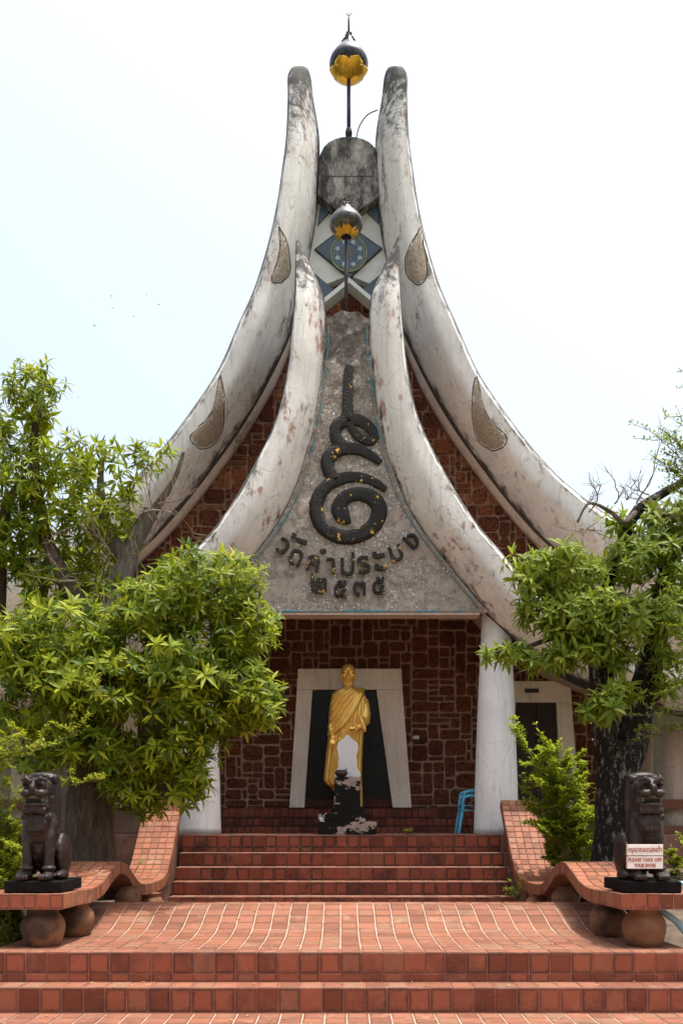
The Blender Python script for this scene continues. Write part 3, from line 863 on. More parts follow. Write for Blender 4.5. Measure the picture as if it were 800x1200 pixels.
MB().prism([(mir((562, 0))[0], 717.5), (562, 717.5), (562, 720.5), (mir((562, 0))[0], 720.5)], PD-.02, .32).build('panel_sill', M_soffit, panel)
for s in (1, -1):
    e = [(edge_i(y)-1.5, y) for y in range(382, 716, 5)]
    if s < 0: e = [mir(p) for p in e]
    MB().tube([P(*p, PD-.03) for p in e], .011, 6).build('turquoise_edging', M_trim, panel)
MB().tube([P(x, 716.3, PD-.03) for x in (mir((560, 0))[0], 400, 560)], .014, 6).build('turquoise_edging', M_trim, panel)
# the spiral emblem
def em(pts, wds, nm='emblem', n=60):
    q = cat([(350+x/5.458, 420+y/5.458, w_) for (x, y), w_ in zip(pts, wds)], n); rings = []
    for i, (x, y, w_) in enumerate(q):
        a = q[max(i-1, 0)]; b = q[min(i+1, n-1)]; tx, ty = b[0]-a[0], b[1]-a[1]; L = math.hypot(tx, ty) or 1
        nx, ny = -ty/L, tx/L; r = w_/5.458*1.06; ring = []
        for kx, dy in ((1, .04), (.99, -.04), (.93, -.055), (.4, -.062), (-.4, -.062), (-.93, -.055), (-.99, -.04), (-1, .04)):
            ring.append(P(x+nx*r*kx, y+ny*r*kx, PD)+Vector((0, dy, 0)))
        rings.append(ring)
    return MB().loft(rings).build(nm, M_emblem, panel, angle=60)
em([(322, 55), (316, 110), (312, 250), (312, 395)], [24, 29, 32, 35], 'emblem_stem', 30)
em([(318, 395), (345, 465), (400, 515), (455, 533), (480, 508), (462, 455), (415, 415), (360, 395), (295, 402), (245, 435), (232, 485), (252, 535), (290, 562)], [22, 24, 26, 27, 28, 30, 32, 34, 36, 37, 36, 34, 30], 'emblem_loop', 90)
em([(524, 672), (465, 628), (392, 590), (320, 580), (245, 592), (195, 632), (183, 685), (205, 745), (245, 780)], [17, 26, 31, 35, 40, 42, 40, 36, 28], 'emblem_coil', 70)
em([(556, 845), (505, 808), (425, 772), (340, 762), (265, 775), (190, 812), (132, 880), (112, 965), (132, 1048), (190, 1110), (280, 1145), (380, 1135), (470, 1082), (512, 1000), (502, 935), (455, 890), (385, 872), (315, 885), (270, 925), (258, 975), (285, 1010), (325, 1005)], [16, 24, 28, 31, 35, 38, 41, 43, 43, 43, 43, 44, 46, 48, 48, 46, 42, 42, 44, 48, 50, 50], 'emblem_spiral', 170)

# Thai lettering in relief
def glyph(ch, px, py, hpx, rot, D, m, parent, ext, nm='letter', wpx=None, bold=.012):
    c = bpy.data.curves.new('t', 'FONT'); c.body = ch; c.extrude = .05; c.resolution_u = 3; c.offset = bold
    o = bpy.data.objects.new('t', c); col.objects.link(o)
    dg = bpy.context.evaluated_depsgraph_get(); me = bpy.data.meshes.new_from_object(o.evaluated_get(dg))
    bpy.data.objects.remove(o); bpy.data.curves.remove(c)
    xs = [v.co.x for v in me.vertices]; zs_ = [v.co.y for v in me.vertices]
    cx_, cy_ = (min(xs)+max(xs))/2, (min(zs_)+max(zs_))/2; h = max(zs_)-min(zs_); k = hpx*D/F/h
    kx = k if wpx is None else wpx*D/F/(max(xs)-min(xs))
    c3 = P(px, py, D); a = math.radians(rot)
    for v in me.vertices:
        x, z = (v.co.x-cx_)*kx, (v.co.y-cy_)*k; d = v.co.z/.05*ext
        v.co = (c3.x+x*math.cos(a)-z*math.sin(a), c3.y-d, c3.z+x*math.sin(a)+z*math.cos(a))
    me.name = nm; me.materials.clear()
    return link(nm, me, m, parent)
for ch, x, y, h, r in (('ว', 332, 640, 17, -28), ('\u0e31', 350.5, 631.5, 8, -20), ('ด', 346.5, 653, 17, -22), ('ค', 367, 660, 17, -12), ('\u0e4d', 378.5, 645.5, 6, -6), ('า', 387, 663, 17, -4),
                       ('ป', 407, 661, 25, 0), ('ร', 426, 662, 19, 8), ('ะ', 444.5, 657, 21, 12), ('ม', 464, 648.5, 17, 20), ('ง', 482, 635, 17, 28),
                       ('๒', 373.5, 684, 21, -3), ('๕', 398.5, 690.5, 19, 0), ('๓', 421, 690, 15, 2), ('๕', 443.5, 686.5, 19, 4)):
    glyph(ch, x, y, h*1.08, r, PD-.06, M_letter, panel, .03, bold=.012)

# finials on iron poles
def bud(px, y0, y1, wpx, D, goldpart, nm):
    c = P(px, y1, D); k = D/F; H = (y1-y0)*k; r = wpx/2*k
    pole_h = {0: None}
    prof = [(.04, 0), (.42, .035), (.72, .12), (.92, .21), (1, .31), (.95, .40), (.78, .51), (.54, .63), (.32, .75), (.15, .88), (.03, 1)]
    b = MB().lathe([(r*a, H*z) for a, z in prof], c, 28).build(nm, M_bud if not goldpart else M_darkmetal, T, smooth=True)
    for j in range(22):       # studs near the crown
        zz = R.choice((.66, .76, .86, .94)); rr = {.66: .48, .76: .31, .86: .18, .94: .1}[zz]*r; an = R.uniform(0, 6.28)
        MB().ell((c.x+rr*math.cos(an), c.y+rr*math.sin(an), c.z+zz*H), (.03*r/.35, .03*r/.35, .03*r/.35), 6, 5).build('stud', M_line, b)
    if goldpart:
        for lay in range(2):
            npt = 6
            for j in range(npt):
                an0 = 2*math.pi*(j+.5*lay)/npt-math.pi/2; rg = []
                for i in range(9):
                    t_ = i/8; z = t_*(.15 if lay == 0 else .21); row = []
                    base = 0
                    for (a0, z0), (a1, z1) in zip(prof, prof[1:]):
                        if z0 <= z <= z1+1e-6: base = lerp(a0, a1, (z-z0)/(z1-z0))
                    hwid = (math.pi/npt)*1.12*math.sqrt(max(0, 1-t_**5))
                    for q_ in range(9):
                        v_ = q_/8*2-1; rad = r*base*(1.045+.06*(1-v_*v_)*(.5+.5*t_))+.004-lay*.006
                        row.append(Vector((c.x+rad*math.cos(an0+v_*hwid), c.y+rad*math.sin(an0+v_*hwid), c.z+H*z-.022*(1-t_))))
                    rg.append(row)
                MB().loft(rg, cap=False, closed=False).build('gold_petal', M_goldleaf, b, smooth=True)
    else:
        rg = [[Vector((c.x+r*a*1.02*math.cos(2*math.pi*j/28), c.y+r*a*1.02*math.sin(2*math.pi*j/28), c.z+H*(z+(.05*math.sin(j*2.7)+.03*math.sin(j*5.1) if z > .1 else 0)))) for j in range(28)] for a, z in [(.3, -.012), (.5, .045), (.72, .12)]]
        MB().loft(rg, cap=False).build('gilt_cup', M_goldleaf, b, smooth=True)
    return b
b = bud(408.5, 37, 93, 46, 17.4, True, 'roof_finial')
k = 17.4/F; c = P(408.5, 93, 17.4)
MB().lathe([(.038, -1.15), (.038, .02)], c, 10).build('finial_pole', M_iron, b, smooth=True)
MB().lathe([(.06, -1.13), (.07, -1.05), (.055, -.98)], c, 12).build('pole_collar', M_iron, b, smooth=True)
c = P(408.5, 38, 17.4)
sp = MB().lathe([(.022, -.03), (.018, .25), (.004, .43)], c, 8).build('finial_spike', M_iron, b, smooth=True)
MB().tube([c+Vector((-.05, 0, .38)), c+Vector((-.02, 0, .335)), c+Vector((0, 0, .325)), c+Vector((.02, 0, .335)), c+Vector((.05, 0, .38))], .008, 5).build('spike_prongs', M_iron, b)
b = bud(405.5, 231, 277, 40, 15.35, False, 'porch_finial')
c = P(405.5, 276, 15.35)
MB().lathe([(.03, -1.42), (.03, .02)], c, 10).build('finial_pole', M_iron, b, smooth=True)

# ------------------------------------------------------------------ wave benches that climb into stair parapets
bctl = [(8.66, 1.052), (9.2, 1.04), (9.7, 1.025), (10.1, 1.065), (10.5, 1.18), (10.87, 1.254), (11.25, 1.20), (11.65, 1.03), (12.05, .90), (12.6, .862), (13.2, .86), (13.65, .90), (14.0, 1.06), (14.35, 1.36), (15.1, 2.10)]
bp = cat(bctl, 420); ba = arc(bp); BL = ba[-1]; TB = .127
def pot(parent, x, y, z0, z1, r):
    H = z1-z0
    prof = [(.66, 0), (.76, .03), (.88, .16), (.98, .38), (1, .52), (.95, .66), (.82, .78), (.70, .84), (.67, .90), (.74, .96), (.78, 1.0)]
    return MB().lathe([(a*r, z*H) for a, z in prof], (x, y, z0), 24).build('pot_leg', M_pot, parent, smooth=True)
def ramp_z(y):
    for (a, b), (c, d) in zip(rp, rp[1:]):
        if a <= y <= c: return lerp(b, d, (y-a)/(c-a+1e-9))
    return .345
for s, lab in ((-1, 'terracotta tiled wave bench on clay pots under the dense rounded tree'), (1, 'terracotta tiled wave bench on clay pots carrying the shoe notice lion')):
    bt = thing('wave_bench', (s*3.1, 8.7, Z2), lab, 'bench')
    def wid(y): return lerp(.92, .62, max(0, min(1, (y-9.2)/3.5)))
    TH = .155
    rings = []
    def nrm(d): L = math.hypot(*d); return (-d[1]/L, d[0]/L)
    for i in range(100):
        (y, z), d = at_arc(bp, ba, BL*i/99); ny, nz = nrm(d); xi, xo = s*2.735, s*(2.72+wid(y)-.01)
        rings.append([Vector((xi, y-ny*.008, z-nz*.008)), Vector((xo, y-ny*.008, z-nz*.008)), Vector((xo, y-ny*TH, z-nz*TH)), Vector((xi, y-ny*TH, z-nz*TH))])
    slab = MB().loft(rings).build('bench_slab', M_grout_r, bt)
    # parapet support beneath the climbing end
    rg = []
    for y in (13.3, 13.7, 14.0, 14.4, 14.8, 15.2):
        z = next((lerp(b, d, (y-a)/(c-a+1e-9)) for (a, b), (c, d) in zip(bp, bp[1:]) if a <= y <= c), 2.1)-.17
        rg.append([Vector((s*2.79, y, .2)), Vector((s*3.25, y, .2)), Vector((s*3.25, y, z-.03)), Vector((s*2.79, y, z-.03))])
    MB().loft(rg).build('parapet_wall', M_grout_d, bt)
    nr = int(BL/TB); stuff = MB(); cnt = 0
    for i in range(nr):
        (y, z), d = at_arc(bp, ba, (i+.5)*BL/nr); W = wid(y); nc = max(4, round(W/TB)); cw = W/nc
        for j in range(nc):
            x = s*(2.725+(j+.5)*cw)
            M = frame((x, y, z), (1, 0, 0), (0, d[0], d[1]))
            if cnt < 290: put_tile(bt, M, round(cw-.006, 3), round(BL/nr-.006, 3), M_bench); cnt += 1
            else: stuff.cbox(cw-.006, BL/nr-.006, .02, .004, M @ jit(), R.random())
    ns = int(BL/.062)
    for i in range(ns):
        (y, z), d = at_arc(bp, ba, (i+.5)*BL/ns); ny, nz = nrm(d); dy, dz = d[0]/math.hypot(*d), d[1]/math.hypot(*d)
        p = (s*2.72, y-ny*TH/2, z-nz*TH/2)
        # narrow edge strips facing the stair
        M = Matrix(((0, 0, -s, p[0]), (dy, ny, 0, p[1]), (dz, nz, 0, p[2]), (0, 0, 0, 1)))
        stuff.cbox(BL/ns-.005, TH-.008, .02, .003, M @ jit(), R.random())
    tag(stuff.build('edge_strips', M_bench, bt), kind='stuff')
    W = wid(8.66); nc = round(W/TB)
    for j in range(nc):
        put_tile(bt, frame((s*(2.725+(j+.5)*W/nc), 8.655, 1.052-TH/2), (1, 0, 0), (0, 0, 1)), round(W/nc-.007, 3), TH-.008, M_riser)
    for (px, D, r) in ((51 if s < 0 else 754, 8.92, .215), (89 if s < 0 else 712, 9.72, .2), (150 if s < 0 else 661, 11.6, .17), (178 if s < 0 else 629, 12.75, .17)):
        x = (px-CX)*D/F; z0 = ramp_z(D)-.004
        zt = next(lerp(b, d, (D-a)/(c-a+1e-9)) for (a, b), (c, d) in zip(bp, bp[1:]) if a <= D <= c)-TH+.01
        pot(bt, x, D, z0, zt, r)

# ------------------------------------------------------------------ guardian lions
def lion(s, loc, label):
    L = thing('guardian_lion', loc, label, 'lion statue', 'guardian lions on the benches')
    x0, y0, z0 = loc; V = lambda x, y, z: Vector((x0+x, y0+y, z0+z))
    MB().box((x0-.285, y0-.26, z0), (x0+.285, y0+.42, z0+.115)).build('plinth', M_blackstone, L, bevel=.012)
    b = MB(); B = .115
    # front legs and paws
    for q in (-1, 1):
        b.tube([V(q*.125, -.10, B+.03), V(q*.125, -.10, B+.2), V(q*.125, -.09, B+.4), V(q*.12, -.03, B+.55)], [.058, .056, .066, .085], 12)
        b.ell(V(q*.13, -.14, B+.045), (.07, .105, .045))
        for tq in (-1.5, -.5, .5, 1.5): b.ell(V(q*.13+tq*.036, -.235, B+.036), (.021, .042, .034), 8, 6)
        b.lathe([(.075, B+.10), (.082, B+.115), (.075, B+.13)], (x0+q*.125, y0-.11, z0), 12)
        # haunches and hind paws
        b.ell(V(q*.18, .22, B+.24), (.075, .19, .215)); b.ell(V(q*.225, .03, B+.045), (.065, .15, .047))
    b.ell(V(0, -.03, B+.52), (.195, .15, .21)); b.ell(V(0, .10, B+.40), (.17, .22, .27)); b.ell(V(0, .22, B+.25), (.17, .2, .24))
    b.ell(V(0, -.12, B+.55), (.15, .09, .15))
    # neck, mane slab and skull
    b.tube([V(0, .02, B+.58), V(0, -.03, B+.80)], [.17, .155], 14)
    b.box((x0-.165, y0-.03, z0+B+.52), (x0+.165, y0+.12, z0+B+.985))
    b.ell(V(0, .045, B+.99), (.165, .085, .045)); b.ell(V(0, -.10, B+.86), (.155, .14, .125))
    for q in (-1, 1):
        b.tube([V(q*.165, .02, B+1.0), V(q*.185, .03, B+.8), V(q*.175, .05, B+.5)], [.03, .034, .025], 8)
        b.ell(V(q*.17, -.03, B+.965), (.028, .03, .045)); b.ell(V(q*.085, -.215, B+.905), (.05, .045, .042))
        b.tube([V(q*.02, -.245, B+.925), V(q*.08, -.25, B+.962), V(q*.145, -.2, B+.945)], [.02, .024, .016], 8)
        b.ell(V(q*.075, -.235, B+.822), (.075, .06, .042))
    b.ell(V(0, -.26, B+.868), (.042, .05, .046)); b.ell(V(0, -.19, B+.83), (.15, .09, .035))
    # lower jaw and curled beard
    b.ell(V(0, -.185, B+.715), (.135, .10, .035))
    b.ell(V(0, -.14, B+.69), (.145, .12, .05))
    for q in range(-3, 4): b.ell(V(q*.038, -.235+abs(q)*.008, B+.672-.006*abs(q)), (.024, .035, .04), 8, 6)
    # chest ruff
    for r_ in range(3):
        for q in range(-3+r_, 4-r_): b.ell(V(q*.05, -.185+.012*abs(q)-r_*.004, B+.60-r_*.055), (.03, .03, .036), 8, 6)
    # tail up the back
    b.tube([V(0, .36, B+.06), V(0, .40, B+.25), V(0, .33, B+.45), V(0, .2, B+.6)], [.035, .04, .045, .05], 8)
    for i_, v in enumerate(b.v):
        b.v[i_] = Vector((x0+(v.x-x0)*.88, v.y, z0+B+(v.z-z0-B)*1.06))
    body = fuse(b, 'body', M_lion, L, .0085, 2, .45)
    B2 = B; Z6 = lambda z: z*1.06
    MB().box((x0-.105, y0-.195, z0+B+Z6(.735)), (x0+.105, y0-.1, z0+B+Z6(.80))).build('mouth', M_line, L)
    t_ = MB()
    for q in range(-4, 5): t_.box((x0+q*.021-.008, y0-.262+abs(q)*.006, z0+B+Z6(.775)), (x0+q*.021+.008, y0-.235+abs(q)*.006, z0+B+Z6(.803)))
    for q in (-1, 1): t_.box((x0+q*.09-.010, y0-.235, z0+B+Z6(.745)), (x0+q*.09+.010, y0-.21, z0+B+Z6(.81)))
    t_.build('teeth', M_lionpale, L)
    for q in (-1, 1): MB().ell(V(q*.075, -.246, B+Z6(.905)), (.026, .02, .02), 10, 7).build('eye', M_blackstone, L, smooth=True)
    return L
zl = 1.054
lx = (49-CX)*8.98/F; rx = (754-CX)*8.98/F
lion(-1, (lx, 8.98, zl), 'dark stone guardian lion bare of any notice on bench beside brown trunk')
lion(1, (rx, 8.98, zl), 'dark stone guardian lion with a red lettered notice hung across its legs')
# notice boards hanging on the right lion
for (y0, y1, txt, lab) in ((989.5, 1002.5, ['กรุณาถอดรองเท้า'], 'upper white board with red Thai lettering hung on the lion'), (1003.5, 1018, ['PLEASE TAKE OFF', 'YOUR SHOES'], 'lower white board asking in English to take off shoes on lion')):
    D = 8.64; a = P(733.5, y1, D); b_ = P(777, y0, D)
    S = thing('notice_board', ((a.x+b_.x)/2, D, a.z), lab, 'sign')
    MB().box((a.x, D, a.z), (b_.x, D+.012, b_.z)).build('board', M_sign, S, bevel=.002)
    e = MB()
    for x in (a.x, b_.x-.006): e.box((x, D-.003, a.z), (x+.006, D-.0005, b_.z))
    e.build('rusty_edge', M_rust, S)
    for j, l in enumerate(txt):
        if len(txt) == 1: glyph(l, 755.2, (y0+y1)/2, 9.5, 0, D-.003, M_signred, S, .002, 'lettering', 39, .006)
        else: glyph(l, 755.2, y0+4+j*6.6, 4.4, 0, D-.003, M_signred, S, .002, 'lettering', 39 if j == 0 else 25, .012)
    MB().tube([Vector((a.x+.02, D-.006, b_.z-.006)), Vector((a.x+.02, D+.1, b_.z+.02))], .003, 5).build('hanging_wire', M_rust, S)

# ------------------------------------------------------------------ golden monk statue
SD = 16.45; K = SD/F
st_loc = P(407, 960, SD); st_loc.z = 1.5
G = thing('monk_statue', st_loc, 'golden statue of a standing monk in a draped robe in the porch', 'statue')
def S3(px, py, dy=0): p = P(px, py, SD); p.y += dy; return p
body_prof = [(804, 402, 414, .10), (807, 399, 417, .13), (809, 394, 422, .165), (812, 390, 426, .195), (817, 388, 428.5, .215), (830, 386, 429, .24), (845, 384.8, 428, .255), (858, 384.3, 426.5, .265), (868, 384, 425.5, .26), (885, 382, 424.5, .26), (900, 380.5, 424, .265), (913, 379.5, 424, .27), (920, 383, 424.2, .265), (926, 391, 424.5, .25), (950, 392, 425, .24), (958, 391, 426, .24)]
bpf = cat(body_prof, 80)
def hbody(y):
    for a, b in zip(bpf, bpf[1:]):
        if a[0] <= y <= b[0]:
            t_ = (y-a[0])/(b[0]-a[0]+1e-9); return tuple(lerp(u, v, t_) for u, v in zip(a, b))
    return bpf[-1] if y > 900 else bpf[0]
b = MB(); rings = []
for (y, xl, xr, d) in bpf:
    ring = []
    for j in range(64):
        an = 2*math.pi*j/64; cx_ = (xl+xr)/2; hw = (xr-xl)/2
        fold = 0
        if y > 855: fold = .018*math.sin(an*13+y*.02)*min(1, (y-855)/25)
        ca, sa = math.cos(an), math.sin(an)
        sq = lambda v: math.copysign(abs(v)**.85, v)
        ring.append(S3(cx_+hw*sq(ca)*(1+fold*.6), y, d*sq(sa)*(1+fold*2.2)))
    rings.append(ring)
b.loft(rings)
def front(px, py, off=0):
    y, xl, xr, d = hbody(py); u = max(-1, min(1, (px-(xl+xr)/2)/((xr-xl)/2)))
    return S3(px, py, -d*(max(0, 1-abs(u)**2.3))**.5-off)
# robe: thick diagonal border and fan of folds running from the shoulder
def ftube(pts, r, off=0, n=18):
    q = cat(pts, n); b.tube([front(x, y, off) for x, y in q], [r*(.75 if i in (0, n-1) else 1) for i in range(n)], 8)
ftube([(425, 808), (419, 822), (411, 838), (402, 850), (393, 858), (385.5, 862)], .055, .005)
ftube([(423, 808), (415, 822), (407, 835), (398, 847), (390, 854), (386, 857)], .038, .008)
ftube([(420, 807.5), (411, 820), (402, 832), (394, 843), (387, 851)], .034, .006)
ftube([(417, 807.5), (407, 817), (398, 828), (391, 838), (387, 845)], .030, .006)
ftube([(413, 808), (403, 815), (395, 823), (389, 833)], .028, .006)
ftube([(409, 809), (400, 814), (392, 820), (388.5, 827)], .026, .004)
ftube([(403, 809), (396, 813), (390, 818)], .024, .004)
for i, x in enumerate((404, 409, 413.5, 418, 421.5)):
    ftube([(x+6-i*.6, 832-i*3), (x+2, 850), (x, 875), (x-1, 915), (x-1, 955)], .028, -.004)
for i, x in enumerate((386, 391, 396)):
    ftube([(x+1.5, 866), (x, 885), (x-2.5, 905), (x-3, 917+i*2)], .028, -.002)
ftube([(379.8, 913.5), (384, 917), (390, 924), (394, 927)], .024, 0)
# head
b.tube([S3(408, 797, .0), S3(408, 803, .01), S3(408, 809, .02)], [.105, .10, .14], 16)
b.ell(S3(408, 786.2, .01), (.128, .155, .13), 20, 14); b.ell(S3(408, 791.5, -.025), (.118, .125, .135), 20, 14); b.ell(S3(408, 797.2, -.05), (.075, .08, .065), 14, 10)
b.ell(S3(408, 799.6, -.085), (.035, .035, .025), 10, 8)
b.tube([S3(408, 787.6, -.145), S3(408, 790.5, -.168), S3(408, 792.8, -.188)], [.014, .018, .024], 8)
for q in (-1, 1):
    b.ell(S3(408+q*1.5, 793.1, -.163), (.02, .022, .014), 8, 6)
    b.tube([S3(408+q*1.5, 787.2, -.146), S3(408+q*3.8, 786.3, -.142), S3(408+q*6, 787.4, -.108)], [.012, .014, .010], 8)
    b.ell(S3(408+q*3.6, 788.9, -.126), (.036, .022, .014), 10, 6)
    b.ell(S3(408+q*8.2, 790.8, .02), (.018, .042, .075), 8, 8); b.ell(S3(408+q*8.0, 795.6, .01), (.016, .022, .045), 8, 6)
    b.ell(S3(408+q*5, 792.6, -.095), (.045, .045, .04), 10, 7)
b.tube([S3(405.6, 795.6, -.135), S3(407.2, 795.3, -.152), S3(408, 795.5, -.153), S3(408.8, 795.3, -.152), S3(410.4, 795.6, -.135)], [.007, .012, .012, .012, .007], 8)
b.tube([S3(406, 796.8, -.132), S3(408, 797.1, -.148), S3(410, 796.8, -.132)], [.008, .014, .008], 8)
# left arm bent across the waist under the robe, with the robe roll hanging from the wrist
b.tube([S3(420, 815, .0), S3(425.5, 826, -.02), S3(427.3, 838, -.06), S3(427, 846, -.13), S3(422, 852, -.26), S3(417.5, 855.4, -.335)], [.10, .115, .11, .10, .08, .055], 16)
for i in range(6): b.tube([S3(422+i*.6, 817+i*4.8, -.13), S3(427.5, 818.5+i*5, -.125), S3(431.4, 822+i*5.2, -.03)], .016, 6)
b.tube([S3(421.5, 841, -.29), S3(424, 849, -.33), S3(426.3, 857, -.33), S3(427, 860, -.32)], [.03, .046, .042, .02], 10)
# left hand closed in front
b.ell(S3(414.8, 856.0, -.375), (.06, .045, .045))
for i in range(4):
    x = 409.4+i*1.75
    b.tube([S3(x+2.2, 855.2, -.40), S3(x+.7, 854.6+.1*i, -.445), S3(x, 856.8, -.465), S3(x+.3, 859.4-.3*abs(i-1.2), -.43)], [.014, .0145, .013, .010], 8)
b.tube([S3(416.5, 855.5, -.40), S3(417.6, 858.2, -.435), S3(416, 860.4, -.44)], [.017, .016, .011], 8)
# right hand hangs open below the robe edge
b.tube([S3(388, 852, -.13), S3(388.6, 858, -.19), S3(389.3, 863.5, -.215)], [.07, .052, .042], 12)
b.ell(S3(389.8, 867, -.235), (.047, .032, .06))
for i, (dx, ln) in enumerate(((-2.6, 6.6), (-.9, 8.4), (.8, 8.8), (2.4, 7.6))):
    b.tube([S3(390+dx*.8, 868.6, -.25), S3(390+dx*1.15, 868.6+ln*.5, -.29), S3(390+dx*1.05+.3, 868.6+ln, -.265)], [.0145, .0135, .0095], 8)
b.tube([S3(392.0, 864.8, -.245), S3(394.6, 868.2, -.295), S3(394.8, 872.0, -.305)], [.0155, .0145, .010], 8)
fuse(b, 'figure', M_gold, G, .0085, 1, .4)
MB().prism([(386, 957), (430, 957), (431, 962), (385, 962)], SD-.33, .66).build('foot_slab', M_gold, G, bevel=.01)
p0 = P(384, 960, SD); p1 = P(432, 960, SD)
MB().box((p0.x, SD-.36, 1.5), (p1.x, SD+.36, P(400, 962, SD-.33).z)).build('pedestal', M_ped, G)

# ------------------------------------------------------------------ boundary stele on its pedestal, offerings
D = 15.42; sl_ = P(407, 977, D); sl_.z = 1.512
E_ = thing('boundary_stele', sl_, 'white leaf-shaped stele on a flaking black stepped pedestal', 'stele')
base_z = 1.51
def tier(x0, x1, y0, y1, D0, dep, nm='pedestal_tier', m=M_ped):
    a, b_ = P(x0, y1, D0), P(x1, y0, D0)
    MB().box((a.x, D0, max(a.z, base_z)), (b_.x, D0+dep, b_.z)).build(nm, m, E_, bevel=.008)
tier(372.5, 441, 963, 979, 15.12, .9); tier(380.5, 432.5, 952.5, 963.05, 15.2, .74); tier(388, 425.6, 945, 952.55, 15.27, .6); tier(391.5, 422, 911, 945.05, 15.32, .5)
half_ = [(15.2, 911), (15, 906), (12, 902), (10.8, 897), (11.2, 893), (10.2, 890), (10.6, 886), (12, 881), (12.7, 876), (11.5, 871), (9, 868.5), (5.5, 866), (2.5, 863), (0, 860.5)]
MB().prism([(407-a, b_) for a, b_ in half_]+[(407+a, b_) for a, b_ in half_[::-1][1:]], 15.55, .12).build('stele', M_stele, E_, bevel=.012)
c = P(399.8, 910.6, 15.42); k = 15.42/F
c.z = P(399, 911, 15.32).z
tag(MB().lathe([(.04, 0), (.055, .012), (.105, .055), (.12, .085), (.10, .105), (.085, .112), (.09, .128), (.098, .13), (.08, .125), (.06, .06)], c, 20).build('offering_bowl', simple('bronze_bowl', (.045, .03, .025), .45, .3), smooth=True),
    'small dark round bowl on the pedestal in front of the white stele', 'bowl')
fb = P(377.5, 963, 15.3)
fl_ = thing('paper_flowers', (fb.x, 15.3, fb.z), 'little bunch of white paper flowers on the pedestal corner', 'flowers')
f_ = MB()
for i in range(26):
    p = fb+Vector((R.uniform(-.07, .07), R.uniform(-.05, .05), R.uniform(.03, .13))); a = Vector((R.uniform(-1, 1), R.uniform(-1, 1), R.uniform(-.2, 1))).normalized()*.035; b_ = a.cross(Vector((R.random(), R.random(), R.random()))).normalized()*.03
    f_.quad(p-a, p+b_, p+a, p-b_)
f_.build('petals', M_white, fl_, fixn=False)
MB().tube([fb+Vector((0, 0, .0)), fb+Vector((.01, 0, .07))], [.05, .03], 8).build('cup', M_sign, fl_)

# ------------------------------------------------------------------ stacked blue plastic chairs
def chair(loc, label):
    C = thing('plastic_chair', loc, label, 'chair', 'stacked blue chairs by the column')
    x, y, z = loc; V = lambda a, b, c: Vector((x+a, y+b, z+c))
    # the chair faces -X
    rg = [[V(-.23+.46*i/8, -.21, .43+.012*math.cos(i)), V(-.23+.46*i/8, .21, .43+.012*math.cos(i)), V(-.23+.46*i/8, .21, .405), V(-.23+.46*i/8, -.21, .405)] for i in range(9)]
    MB().loft(rg).build('seat', M_blue, C, bevel=.006)
    bk = []
    for i in range(9):
        zz = .44+.45*i/8; xx = .20+.12*i/8
        bk.append([V(xx-.01, -.20, zz), V(xx+.035, 0, zz), V(xx-.01, .20, zz), V(xx+.01, .20, zz), V(xx+.055, 0, zz), V(xx+.01, -.20, zz)])
    MB().loft(bk).build('backrest', M_blue, C)
    for q in (-1, 1):
        MB().tube([V(-.20, q*.20, .42), V(-.245, q*.225, .2), V(-.275, q*.24, 0)], [.03, .027, .022], 8).build('leg', M_blue, C)
        MB().tube([V(.20, q*.20, .42), V(.25, q*.22, .2), V(.29, q*.235, 0)], [.03, .027, .022], 8).build('leg', M_blue, C)
        MB().tube([V(-.21, q*.23, .41), V(-.20, q*.255, .60), V(-.17, q*.26, .66), V(-.10, q*.26, .68), V(.12, q*.255, .68), V(.25, q*.22, .72)], [.026, .024, .027, .03, .028, .024], 8).build('armrest', M_blue, C)
    return C
cp = P(552.5, 970, 16.35)
chair((cp.x, 16.3, 1.512), 'sky blue plastic armchair on the porch floor behind the white column')
chair((cp.x+.012, 16.31, 1.60), 'sky blue plastic armchair nested on top of another armchair in the porch')

# ------------------------------------------------------------------ vegetation
def leaf(mb, base, d, up, L, W, rnd, droop=.35, seg=4):
    d = d.normalized(); side = d.cross(up)
    if side.length < 1e-3: side = Vector((1, 0, 0))
    side.normalize(); nn = side.cross(d).normalized()
    rows = []
    for i in range(seg+1):
        t_ = i/seg; wv = W*.5*(math.sin(math.pi*min(1, t_**.75))**.8 if 0 < t_ < 1 else .06)
        c = base+d*L*t_-nn*L*droop*t_*t_
        rows.append((c-side*wv+nn*wv*.35, c-nn*.0, c+side*wv+nn*wv*.35))
    n0 = len(mb.v)
    for r_ in rows: mb.v += list(r_)
    for i in range(seg):
        for k_ in (0, 1): mb.face((n0+i*3+k_, n0+i*3+k_+1, n0+i*3+k_+4, n0+i*3+k_+3), None, rnd)
def rosette(mb, M, nl, L, W, rr):
    base_r = rr.random()
    for i in range(nl):
        an = 2*math.pi*(i+rr.uniform(-.25, .25))/nl; el = rr.uniform(-.7, .55) if i % 4 else rr.uniform(.4, 1.2)
        d = Vector((math.cos(an)*math.cos(el), math.sin(an)*math.cos(el), math.sin(el)))
        l = L*rr.uniform(.75, 1.15)
        d = M.to_3x3() @ d; u = M.to_3x3() @ Vector((0, 0, 1))
        leaf(mb, M.translation+d*.012, d, u, l, W*rr.uniform(.85, 1.15), max(0, min(.98, base_r+rr.uniform(-.2, .2))), rr.uniform(.12, .5))
VAR = {}
def ros_meshes(key, L, W, m, nl):
    if key not in VAR:
        VAR[key] = []
        for v in range(7):
            mb = MB(); rosette(mb, Matrix(), nl-3+v, L*(.8+.07*v), W*(.85+.06*v), R); me = mb.mesh('leaf_rosette', True, False); me.materials.append(m); VAR[key].append(me)
    return VAR[key]
